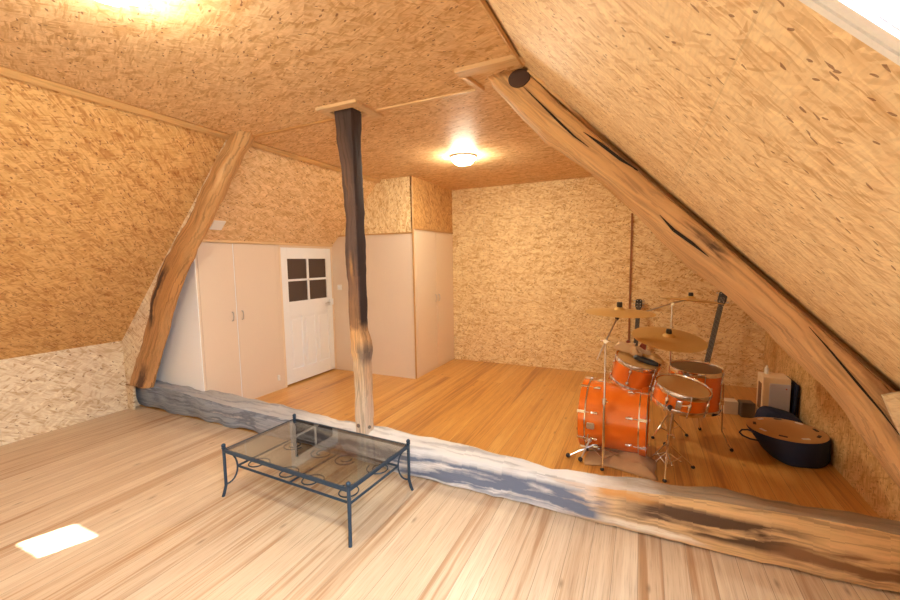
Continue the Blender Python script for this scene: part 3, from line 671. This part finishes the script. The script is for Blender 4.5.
# ------------------------------------------------------------------ drums
def upq(u): return V((0,0,1)).rotation_difference(V(u).normalized())
def drum(name, label, cat, center, up, R, D, head, n, lug='tube', group=None):
    """drum with its axis along local z, centre at the local origin"""
    t = thing(name, label, cat, center, upq(up), group)
    h = D/2
    b = B(); b.lathe([(R-.008, -h), (R, -h), (R, h), (R-.008, h)], 48); b.build('shell', M_orange, t)
    for s in (1, -1):
        b = B(); b.lathe([(0, s*(h-.001)), (R-.003, s*(h-.001)), (R+.002, s*(h-.006))], 48); b.build('head', head if s > 0 else M_head_white, t)
        b = B(); b.lathe([(R+.001, s*(h-.024)), (R+.009, s*(h-.024)), (R+.011, s*(h-.01)), (R+.009, s*(h+.010)), (R+.003, s*(h+.012)), (R-.001, s*(h+.004)), (R+.001, s*(h-.024))], 48); b.build('hoop', M_chrome, t)
    for k in range(n):
        a = 2*PI*(k+.3)/n; c, s_ = math.cos(a), math.sin(a)
        m = Matrix.Rotation(a, 4, 'Z')
        for z in ((0,) if lug == 'tube' and D < .18 else (-h*.52, h*.52)):
            b = B(); ln = .055 if D < .18 else .032
            b.lathe([(0, -ln/2), (.009, -ln/2), (.012, -ln/4), (.012, ln/4), (.009, ln/2), (0, ln/2)], 10, m @ Matrix.Translation(V((R+.010, 0, z))))
            b.box(m @ V((R+.004, 0, z)), (.012, .014, ln*.7), m.to_3x3(), .002)
            lo = b.build('lug', M_chrome, t)
        b = B(); b.tube([m @ V((R+.012, 0, -h-.006)), m @ V((R+.012, 0, h+.008))], .0032, 6)
        for s in (1, -1): b.lathe([(0, s*(h+.006)), (.006, s*(h+.006)), (.006, s*(h+.016)), (0, s*(h+.016))], 8, m @ Matrix.Translation(V((R+.012, 0, 0))))
        b.build('tension_rod', M_chrome, lo)
    return t

# bass drum: axis along X, front end towards the cupboard
BC = V((-.172, 3.53, .31)); BR, BD = .268, .49
bd = thing('bass_drum', 'big orange lacquered bass drum lying on its side on the floor', 'drum', BC, upq((-1, .06, 0)))
b = B(); b.lathe([(BR-.008, -BD/2+.03), (BR, -BD/2+.03), (BR, BD/2-.03), (BR-.008, BD/2-.03)], 64); b.build('shell', M_orange, bd)
for s in (1, -1):
    e = s*BD/2
    b = B(); b.lathe([(BR+.002, e-s*.045), (BR+.013, e-s*.045), (BR+.013, e), (BR-.004, e), (BR-.004, e-s*.01), (BR+.002, e-s*.02), (BR+.002, e-s*.045)], 64); ho = b.build('hoop', M_orange, bd)
    b = B(); b.lathe([(BR+.001, e-s*.055), (BR+.0075, e-s*.055), (BR+.0075, e-s*.046), (BR+.001, e-s*.046)], 64); b.build('rim', M_chrome, ho)
    b = B(); b.lathe([(0, e-s*.012), (BR-.004, e-s*.012), (BR+.0, e-s*.02)], 64); b.build('head', M_head_white, bd)
    for k in range(8):
        a = 2*PI*(k+.35)/8; m = Matrix.Rotation(a, 4, 'Z')
        b = B(); b.lathe([(0, 0), (.010, 0), (.012, .014), (.009, .035), (0, .04)], 10, m @ Matrix.Translation(V((BR+.012, 0, e-s*.105-(.04 if s > 0 else 0)+.0))))
        b.box(m @ V((BR+.006, 0, e-s*.115)), (.014, .018, .045), m.to_3x3(), .003); lo = b.build('lug', M_chrome, bd)
        b = B(); b.tube([m @ V((BR+.018, 0, e-s*.085)), m @ V((BR+.018, 0, e+s*.008))], .0035, 6)
        b.box(m @ V((BR+.016, 0, e-s*.02)), (.016, .022, .055), m.to_3x3(), .003); b.build('claw', M_chrome, lo)
Rin = bd.rotation_quaternion.to_matrix().to_4x4(); Min = (Matrix.Translation(BC) @ Rin).inverted()
def loc(p): return Min @ V(p)
for (foot, top) in (((-.505, 3.28, .012), (-.30, 3.37, .115)), ((-.405, 3.25, .012), (-.345, 3.315, .16)), ((-.50, 3.86, .012), (-.36, 3.74, .15))):
    b = B(); b.tube([loc(top), loc(V(top).lerp(V(foot), .93))], .0065, 8); b.sphere(loc(top), .019, 12); sp = b.build('spur', M_steel, bd)
    b = B(); b.sphere(loc(V(foot)+V((0,0,.006))), .0185, 10); b.build('rubber_foot', M_black, sp)
b = B(); b.box(loc((-.335, 3.272, .30)), (.05, .05, .06), None, .006); b.tube([loc((-.335, 3.29, .29)), loc((-.37, 3.30, .15))], .007, 8); b.build('spur_bracket', M_chrome, bd)
b = B(); b.tube([loc((-.16, 3.56, .585)), loc((-.16, 3.56, .69)), loc((-.16, 3.62, .72))], .012, 10); b.box(loc((-.16, 3.56, .592)), (.07, .06, .02), None, .004); b.tube([loc((-.16, 3.56, .64)), loc((-.205, 3.55, .64))], .006, 8); b.build('tom_holder', M_chrome, bd)

drum('rack_tom', 'orange tom drum mounted above the bass drum with tan scraps on its head', 'drum', (-.035, 3.60, .692), (.22, -.20, .95), .165, .20, M_head_tan, 6)
drum('snare_drum', 'shallow orange snare drum with a tan head on its own low tripod', 'drum', (.28, 3.36, .60), (.16, -.14, .97), .178, .135, M_head_tan, 8)
ft = drum('floor_tom', 'deep orange floor tom with a dark brown head behind the snare drum', 'drum', (.435, 4.02, .485), (.03, -.05, 1), .198, .34, M_head_dark, 8)
Mf = (Matrix.Translation(V((.435, 4.02, .485))) @ ft.rotation_quaternion.to_matrix().to_4x4()).inverted()
for (x, y) in ((.655, 3.93), (.50, 4.225), (.30, 3.90)):
    d = V((x-.435, y-4.02, 0)).normalized(); base = V((.435, 4.02, 0))+d*.216
    b = B(); b.tube([Mf @ (base+V((0,0,.56))), Mf @ (base+V((0,0,.16))), Mf @ (base+d*.05+V((0,0,.05))), Mf @ (base+d*.075+V((0,0,.015)))], .0055, 8); b.box(Mf @ (base+V((0,0,.40))-d*.008), (.03, .03, .05), None, .004); lg = b.build('leg', M_chrome, ft)
    b = B(); b.sphere(Mf @ (base+d*.078+V((0,0,.014))), .015, 10); b.build('rubber_foot', M_black, lg)
# snare strainer
b = B(); b.box((.178*math.cos(-1.7), .178*math.sin(-1.7)-.012, .0), (.035, .02, .07), Matrix.Rotation(-.1, 3, 'Z'), .004); b.tube([(.178*math.cos(-1.7)+.01, -.19, .0), (.178*math.cos(-1.7)+.07, -.205, .025)], .005, 8)
b.build('strainer', M_chrome, bpy.data.objects['snare_drum'])

# stands --------------------------------------------------------------
def stand(name, label, base, pole_top, feet, group='drum kit stands', zl=.20, r=.0105):
    t = thing(name, label, 'stand', (base[0], base[1], 0), None, group); o = V((base[0], base[1], 0))
    top = V(pole_top)-o
    b = B(); mid = V((0, 0, .05)).lerp(top, .5); b.tube([(0,0,.05), mid], r, 10); b.tube([mid, top], r*.75, 10)
    b.lathe([(0, -.02), (r*1.7, -.02), (r*1.7, .02), (0, .02)], 12, Matrix.Translation(mid)); b.tube([mid, mid+V((.03, -.01, 0))], .006, 8)
    b.build('pole', M_chrome, t)
    for f in feet:
        f = V((f[0], f[1], .012))-o; dirn = V((f.x, f.y, 0)).normalized()
        b = B(); b.tube([V((0,0,zl))+dirn*.012, f+V((0,0,.004))], .0055, 8); b.tube([V((0,0,.06))+dirn*.01, (V((0,0,zl))).lerp(f, .55)], .0045, 8); lg = b.build('leg', M_chrome, t)
        b = B(); b.sphere(f, .013, 10, (1.2, 1.2, .95)); b.build('rubber_foot', M_black, lg)
    return t, o
t, o = stand('cymbal_stand', 'chrome boom stand in front of the bass drum, holding the first cymbal', (-.235, 3.235), (-.235, 3.235, .985), ((-.37, 3.46), (-.07, 3.44), (-.235, 3.165)), zl=.13)
b = B(); b.lathe([(0, -.018), (.016, -.018), (.016, .018), (0, .018)], 12, Matrix.Translation(V((-.235, 3.235, .985))-o) @ Matrix.Rotation(PI/2, 4, 'X')); b.tube([V((-.27, 3.23, .99))-o, V((-.20, 3.23, .985))-o], .006, 8); b.build('tilter', M_chrome, t)
tipA = V((-.165, 3.36, 1.145))
b = B(); b.tube([V((-.285, 3.14, .86))-o, tipA-o], .0065, 8); b.build('boom_arm', M_steel, t)
b = B(); b.sphere(tipA-o, .016, 10); b.tube([tipA-o, V((-.15, 3.37, 1.25))-o], .005, 8); b.build('cymbal_rod', M_blackp, t)
b = B(); b.lathe([(0, 0), (.019, 0), (.021, .02), (.019, .04), (0, .042)], 14, Matrix.Translation(V((-.15, 3.37, 1.228))-o)); b.build('felt', M_blackp, t)
t, o = stand('cymbal_stand', 'chrome boom stand behind the snare drum, carrying two cymbals', (.245, 4.02), (.245, 4.02, 1.20), ((.125, 3.93), (.40, 4.10), (.19, 4.20)))
b = B(); b.lathe([(0, -.018), (.015, -.018), (.015, .018), (0, .018)], 12, Matrix.Translation(V((.245, 4.02, 1.20))-o) @ Matrix.Rotation(PI/2, 4, 'X')); b.build('tilter', M_chrome, t)
b = B(); b.tube([V((-.01, 3.96, 1.115))-o, V((.245, 4.02, 1.205))-o, V((.375, 4.05, 1.245))-o], .0065, 8); b.build('boom_arm', M_steel, t)
b = B(); b.tube([V((.375, 4.05, 1.245))-o, V((.385, 4.06, 1.29))-o], .005, 8); b.lathe([(0, 0), (.018, 0), (.02, .018), (.017, .034), (0, .036)], 14, Matrix.Translation(V((.385, 4.06, 1.265))-o)); b.build('felt', M_blackp, t)
b = B(); b.tube([V((.245, 4.02, .86))-o, V((.19, 3.66, .92))-o, V((.205, 3.64, .985))-o], .0065, 8); b.build('boom_arm', M_steel, t)
b = B(); b.lathe([(0, 0), (.02, 0), (.022, .02), (.018, .038), (0, .04)], 14, Matrix.Translation(V((.205, 3.64, 1.0))-o)); b.build('felt', M_blackp, t)
t, o = stand('snare_stand', 'low chrome tripod stand holding up the snare drum', (.205, 3.33), (.235, 3.345, .50), ((.185, 3.17), (.39, 3.47), (.09, 3.46)), zl=.22, r=.012)
b = B()
for a in (.3, 2.4, 4.5):
    d = V((math.cos(a), math.sin(a), 0)); c = V((.24, 3.35, .50))-o
    b.tube([c, c+d*.10+V((0,0,.02)), c+d*.175+V((0,0,.03+d.x*-.012)), c+d*.18+V((0,0,.07))], .006, 8); b.sphere(c+d*.182+V((0,0,.055)), .018, 10)
b.build('basket', M_blackp, t)
b = B()
for k in range(5):
    a = k*1.26; p = V((.09*math.cos(a), .09*math.sin(a), .10)); b.tube([V((0,0,.16)), p], .004, 6); b.sphere(p, .009, 8)
b.build('brace', M_chrome, t)

# cymbals ---------------------------------------------------------------
def cymbal(label, c, up, R):
    b = B(); q = []
    for i in range(9): 
        f = i/8; q.append((R*(.17*f), .024*math.cos(f*PI/2)**.8+.012))
    for i in range(1, 15):
        f = i/14; q.append((R*(.17+.83*f), .012-.022*f**1.4))
    low = [(r, z-.0022) for r, z in q][::-1]; q[0] = (.006, q[0][1]); low[-1] = (.006, low[-1][1])
    b.lathe(q+low, 56); o = b.build('cymbal', M_brass); o.location = c
    o.rotation_mode = 'QUATERNION'; o.rotation_quaternion = upq(up)
    return tag(o, label, 'cymbal', 'bronze cymbals of the drum kit')
cymbal('flat bronze cymbal above the bass drum, on the boom stand in front', (-.15, 3.37, 1.198), (.03, -.015, 1), .255)
cymbal('large bronze ride cymbal tilted above the snare drum', (.205, 3.64, .97), (.11, -.17, 1), .27)
cymbal('highest thin cymbal, next to the leaning bass guitar head', (.385, 4.06, 1.238), (.09, .10, 1), .25)

# things on the rack tom ------------------------------------------------
up = V((.22, -.20, .95)).normalized(); tc = V((-.035, 3.60, .692))+up*.115; ax = V((1, 0, -.23)).normalized(); ay = up.cross(ax)
Mt = Matrix.Translation(tc) @ Matrix((ax, ay, up)).transposed().to_4x4()
def lump(outline, h, amp, seed, m):
    b = B(); n = len(outline); c = V((sum(p[0] for p in outline)/n, sum(p[1] for p in outline)/n))
    rings = []
    for (f, z) in ((1.0, .0), (1.02, h*.4), (.85, h*.9), (.5, h), (0, h*1.05)):
        rings.append([m @ V((c.x+(p[0]-c.x)*f+noise.noise(V((p[0]*34, p[1]*34, z*60+seed)))*amp, c.y+(p[1]-c.y)*f, max(0, z+noise.noise(V((p[0]*20+seed, p[1]*20, z*40)))*amp if z else 0))) for p in outline])
    vs = [[b.bm.verts.new(p) for p in r] for r in rings[:-1]]; top = b.bm.verts.new(sum(rings[-1], V())/n)
    for A, C in zip(vs, vs[1:]):
        for k in range(n): b.bm.faces.new((A[k], A[(k+1) % n], C[(k+1) % n], C[k]))
    for k in range(n): b.bm.faces.new((vs[-1][k], vs[-1][(k+1) % n], top))
    b.bm.faces.new(vs[0][::-1]); return b
def oval(cx, cy, rx, ry, ang=0, n=20, wob=.12, seed=0):
    out = []
    for k in range(n):
        a = 2*PI*k/n; w = 1+wob*noise.noise(V((math.cos(a)*1.3+seed, math.sin(a)*1.3, 0)))
        x, y = rx*w*math.cos(a), ry*w*math.sin(a); out.append((cx+x*math.cos(ang)-y*math.sin(ang), cy+x*math.sin(ang)+y*math.cos(ang)))
    return out
tag(lump(oval(.085, .055, .085, .05, -.3, n=28, seed=2, wob=.5), .035, .02, 1, Mt).build('wooden_piece', M_head_tan), 'curved tan wooden piece lying on the tom drum head', 'wood')
tag(lump(oval(-.045, .05, .11, .045, -.12, n=32, seed=5, wob=.8), .062, .045, 4, Mt).build('crumpled_cloth', simple('pale_tan_cloth', (.66,.45,.26), .85, bump=.4)), 'crumpled pale tan cloth on the tom drum head', 'cloth')
tag(lump(oval(.055, -.045, .095, .026, -.12, seed=8), .03, .008, 7, Mt).build('stick_bag', M_blackp), 'slim black pouch lying across the tom drum head', 'pouch')

# blanket under the bass drum
b = B(); nx, ny = 26, 12; g = []
for i in range(nx+1):
    row = []
    for j in range(ny+1):
        u, v = i/nx, j/ny; x = -.37+.50*u; y = 3.20+.30*v+.04*math.sin(u*5)
        e = min(1, 5*min(u, 1-u), 4*min(v, (1-v)+.5)); e = max(0, e)
        z = (.012+.075*(.35+.65*u)*abs(noise.noise(V((x*6, y*7, 2.3))))+.055*u)*e
        row.append(b.bm.verts.new((x+noise.noise(V((x*9, y*9, 0)))*.02, y+noise.noise(V((x*8, 3, y*9)))*.02, z+.002)))
    g.append(row)
for i in range(nx):
    for j in range(ny): b.bm.faces.new((g[i][j], g[i+1][j], g[i+1][j+1], g[i][j+1]))
bl = b.build('blanket', M_cloth); md = bl.modifiers.new('thick', 'SOLIDIFY'); md.thickness = .008; md.offset = 1
tag(bl, 'bunched beige blanket on the floor under the bass drum', 'blanket')

# guitars ----------------------------------------------------------------
def guitar(name, label, foot, top, bmat, length, bw, tuners, nrm, lb=.44):
    """body foot on the floor, neck rising to the headstock; local y runs up the instrument, local z out of its face"""
    foot, top = V(foot), V(top); y = (top-foot).normalized(); z = V(nrm); z = (z-y*z.dot(y)).normalized(); x = y.cross(z)
    m = Matrix((x, y, z)).transposed()
    t = thing(name, label, 'guitar', foot, m.to_quaternion())
    LB = length*lb; k = bw/.33; half = [(0, .0), (.06, .005), (.12, .03), (.16, .09), (.165, .15), (.14, .215), (.115, .26), (.12, .31), (.14, .36), (.125, .41), (.085, .42), (.05, .37), (.035, .345)]
    s = LB/.43
    out = [(x_*k, y_*s) for x_, y_ in half] + [(-x_*k, y_*s) for x_, y_ in half[::-1][:-1]]
    # smooth once
    n = len(out); out2 = []
    for i in range(n):
        a, c = out[i], out[(i+1) % n]; out2 += [(a[0]*.75+c[0]*.25, a[1]*.75+c[1]*.25), (a[0]*.25+c[0]*.75, a[1]*.25+c[1]*.75)]
    b = B(); b.prism(out2, -.022, .022, None, .006); b.build('body', bmat, t)
    b = B(); b.box((0, LB*.62+(length*.86-LB*.62)/2, .024), (.052, length*.86-LB*.62, .022), None, .006); b.build('neck', M_ebony, t)
    hl = length*.13; y0 = length*.86
    b = B(); b.prism([(-.024, y0), (.024, y0), (.042, y0+hl*.35), (.040, y0+hl*.9), (.02, y0+hl), (-.02, y0+hl), (-.040, y0+hl*.9), (-.042, y0+hl*.35)], .008, .024, None, .003); hs = b.build('headstock', M_blackp, t)
    for i in range(tuners):
        for sx in (-1, 1):
            yy = y0+hl*(.3+.55*i/max(1, tuners-1)); b = B(); b.tube([(sx*.035, yy, .016), (sx*.058, yy, .016)], .004, 6); b.sphere((sx*.060, yy, .016), .010, 8, (.8, 1.1, .7)); b.sphere((sx*.02, yy, .028), .007, 8); b.build('tuning_peg', M_steel, hs)
    b = B()
    for sx in (-.5, -.17, .17, .5): b.tube([(sx*.036, LB*.25, .040), (sx*.034, length*.86, .037), (sx*.04, y0+hl*.6, .03)], .0011, 4)
    b.build('strings', M_steel, t)
    b = B(); b.mm((-.035, LB*.22, .022), (.035, LB*.27, .034), .002); b.mm((-.04, LB*.45, .022), (.04, LB*.52, .032), .003); b.build('bridge', M_steel, t)
    return t
guitar('electric_guitar', 'dark red guitar leaning on the back wall beside the wall batten', (-.07, 5.68, .012), (-.025, 5.955, 1.10), M_red, 1.09, .31, 3, (0, -1, .2), .50)
guitar('bass_guitar', 'black bass guitar leaning in the corner behind the floor tom', (.605, 5.20, .012), (.82, 5.38, 1.165), M_blackp, 1.25, .30, 2, (-.2, -1, .3), .30)

# boxes and bags -----------------------------------------------------------
bx = thing('speaker_box', 'upright box with cream top and grey front panel against the low wall', 'box', (1.165, 4.82, 0)); bo = (1.165, 4.82, 0)
b = B(); b.mm((1.075, 4.71, .0), (1.285, 4.93, .455), .004); b.build('body', M_cream, bx, False, off=bo)
b = B(); b.mm((1.125, 4.70, .02), (1.283, 4.712, .40), .003); b.build('front_panel', M_grey, bx, False, off=bo)
b = B(); b.lathe([(0, 0), (.006, 0), (.006, .006), (0, .006)], 10, Matrix.Translation(V((1.25, 4.699, .36))) @ Matrix.Rotation(PI/2, 4, 'X')); b.build('badge', simple('red_badge', (.5,.04,.03), .4), bx, off=bo)
b = B(); b.mm((1.069, 4.76, .12), (1.077, 4.86, .38), .003); b.build('side_panel', simple('brown_side', (.22,.10,.05), .6), bx, False, off=bo)
bt = B(); bt.lathe([(0, 0), (.018, 0), (.018, .055), (.010, .066), (.010, .080), (0, .082)], 14, Matrix.Translation(V((1.13, 4.86, .456))))
tag(bt.build('small_bottle', M_plastic), 'tiny white bottle standing on the cream box', 'bottle')
b = B(); b.box((1.318, 4.86, .215), (.03, .34, .40), Matrix.Rotation(.05, 3, 'Y'), .01)
tag(b.build('instrument_case', M_navy), 'black flat case leaning between the cream box and the low wall', 'case')
b = B(); b.box((.852, 4.93, .066), (.125, .12, .132), Matrix.Rotation(.1, 3, 'Z'), .003)
cbx = tag(b.build('small_box', simple('cream_box', (.74,.66,.56), .7)), 'small cream box alone on the floor behind the floor tom', 'box')
b = B(); b.box((.985, 4.88, .074), (.12, .12, .148), Matrix.Rotation(.15, 3, 'Z'), .006)
tag(b.build('metal_tin', simple('worn_grey_tin', (.16,.13,.11), .4, .5, bscale=45, bump=.3)), 'small worn grey metal box at the end of the black bag', 'box')
m = Matrix.Translation(V((1.175, 4.55, 0)))
b = lump([(-.18, .12), (-.19, .02), (-.16, -.11), (.0, -.14), (.13, -.16), (.17, -.14), (.18, .0), (.165, .12), (.05, .145), (-.08, .145)], .225, .02, 3, m)
for v in b.bm.verts:
    k = max(0, min(1, (v.co.x-1.05)/.30)); v.co.z *= 1-.30*k
bg = b.build('soft_bag', M_navy); sd = bg.modifiers.new('sub', 'SUBSURF'); sd.levels = sd.render_levels = 2
tag(bg, 'low black soft bag lying before the cream box', 'bag')

# round navy bag with its tan disc
cs = thing('round_bag', 'round navy canvas bag with a slotted tan disc on top', 'bag', (1.09, 4.05, 0))
b = B(); n = 48; R0 = .262
prof = [(0, 0, .93), (.004, 0, .97), (.03, .0, 1.02), (.10, 0, 1.02), (.185, 0, 1.02), (.198, 0, 1.0)]
rg = []
for (z, _, f) in prof:
    r = []
    for k in range(n):
        a = 2*PI*k/n; x = R0*math.cos(a); y = R0*math.sin(a)
        lean = (1-z/.2)*.12*max(0, -math.cos(a))+(1-z/.2)*.012
        sag = .006*noise.noise(V((x*8, y*8, z*14)))
        r.append(b.bm.verts.new((x*f*(1+sag*4)+lean, y*f*(1+sag*4), z)))
    rg.append(r)
for A, C in zip(rg, rg[1:]):
    for k in range(n): b.bm.faces.new((A[k], A[(k+1) % n], C[(k+1) % n], C[k]))
b.bm.faces.new(rg[0][::-1]); b.bm.faces.new(rg[-1]); b.build('body', M_navy, cs)
b = B(); b.lathe([(0, .212), (.10, .211), (.24, .207), (.262, .200), (.258, .194), (0, .194)], 56); o = b.build('disc', M_case_tan, cs); o['label'] = 'flat tan disc with slots round its rim'
for k in range(9):
    a = 2*PI*k/9+.2; c = V((.205*math.cos(a), .205*math.sin(a), .2095))
    b = B(); b.box(c, (.022, .055, .006), Matrix.Rotation(a, 3, 'Z'), .002)
    s_ = b.build('slot', M_head_white if k % 2 else M_black, o)
b = B(); b.tube([(-.235, -.11, .185), (-.28, -.125, .20), (-.32, -.13, .195), (-.335, -.13, .172), (-.31, -.125, .145), (-.26, -.12, .125), (-.20, -.11, .115)], .007, 8); b.build('handle', M_navy, cs)

# bare tree outside the roof window ------------------------------------------
b = B(); random.seed(3)
def branch(p, d, ln, r, depth):
    pts = [p]; q = p
    for i in range(4):
        d = (d+V((random.uniform(-.3,.3), random.uniform(-.3,.3), random.uniform(-.15,.25)))).normalized(); q = q+d*ln/4; pts.append(q)
    b.tube(pts, [r*(1-.12*i) for i in range(5)], 6)
    if depth:
        for i in range(4): branch(pts[random.randint(1, 4)], (d+V((random.uniform(-.9,.9), random.uniform(-.9,.9), random.uniform(-.3,.8)))).normalized(), ln*.72, r*.55, depth-1)
TR = V((3.0, 7.3, 0))
b.tube([TR+V((0,0,-3)), TR+V((.1,0,0)), TR+V((0,.1,2.6)), TR+V((.05,0,4.2))], [.13, .11, .08, .05], 8)
for k in range(9): branch(TR+V((0, .05, 2.4+.2*k)), V((random.uniform(-1,1), random.uniform(-1,1), .6)).normalized(), 1.9, .045, 3)
tag(b.build('bare_tree', M_bark), 'leafless tree whose twigs show through the roof window', 'tree')

# ------------------------------------------------------------------ light
w = bpy.data.worlds.new('sky'); SC.world = w; w.use_nodes = True
bg = w.node_tree.nodes['Background']; bg.inputs[0].default_value = (.74, .87, 1.0, 1); bg.inputs[1].default_value = 18.5
def portal(name, m, sx, sy):
    l = bpy.data.lights.new(name, 'AREA'); l.shape = 'RECTANGLE'; l.size = sx; l.size_y = sy; l.cycles.is_portal = True
    o = bpy.data.objects.new(name, l); COL.objects.link(o); o.matrix_world = m; return o
pm = Matrix((V((0,1,0)), V((r2,0,-r2)), V((r2,0,r2)))).transposed().to_4x4()     # local -z points into the room
portal('roof_window_portal', Matrix.Translation(fo+V((r2,0,r2))*.04) @ pm, 2*hw-.13, 2*hh-.13)
az = math.atan2(.34, .94); el = math.radians(28)
sd = V((math.sin(az)*math.cos(el), math.cos(az)*math.cos(el), -math.sin(el)))    # travel direction
sl_ = bpy.data.lights.new('sun', 'SUN'); sl_.energy = 25; sl_.angle = .009; sl_.color = (1, .96, .9)
so_ = bpy.data.objects.new('sun', sl_); COL.objects.link(so_); so_.rotation_mode = 'QUATERNION'; so_.rotation_quaternion = V((0,0,-1)).rotation_difference(sd)
so_.location = (-5, -6, 5)

# ------------------------------------------------------------------ camera
cam = bpy.data.cameras.new('camera'); cam.sensor_width = 36; cam.lens = 409.03/900*36; cam.clip_start = .02
co_ = bpy.data.objects.new('camera', cam); COL.objects.link(co_)
yaw, pitch, roll = .439544913, .0949443506, -.0149117192
f = V((-math.sin(yaw)*math.cos(pitch), math.cos(yaw)*math.cos(pitch), -math.sin(pitch))); r = V((math.cos(yaw), math.sin(yaw), 0)); u = r.cross(f)
R_ = math.cos(roll)*r+math.sin(roll)*u; U_ = -math.sin(roll)*r+math.cos(roll)*u
co_.matrix_world = Matrix.Translation(V((0,0,1.6))) @ Matrix((R_, U_, -f)).transposed().to_4x4()
SC.camera = co_

vs = SC.view_settings; vs.view_transform = 'Standard'; vs.look = 'None'; vs.exposure = 1.95; vs.gamma = 1.0; vs.use_curve_mapping = False
cy = SC.cycles
cy.use_denoising = True; cy.max_bounces = 10; cy.diffuse_bounces = 6; cy.glossy_bounces = 4; cy.transparent_max_bounces = 12
cy.caustics_reflective = False; cy.caustics_refractive = False; cy.sample_clamp_indirect = 6.0
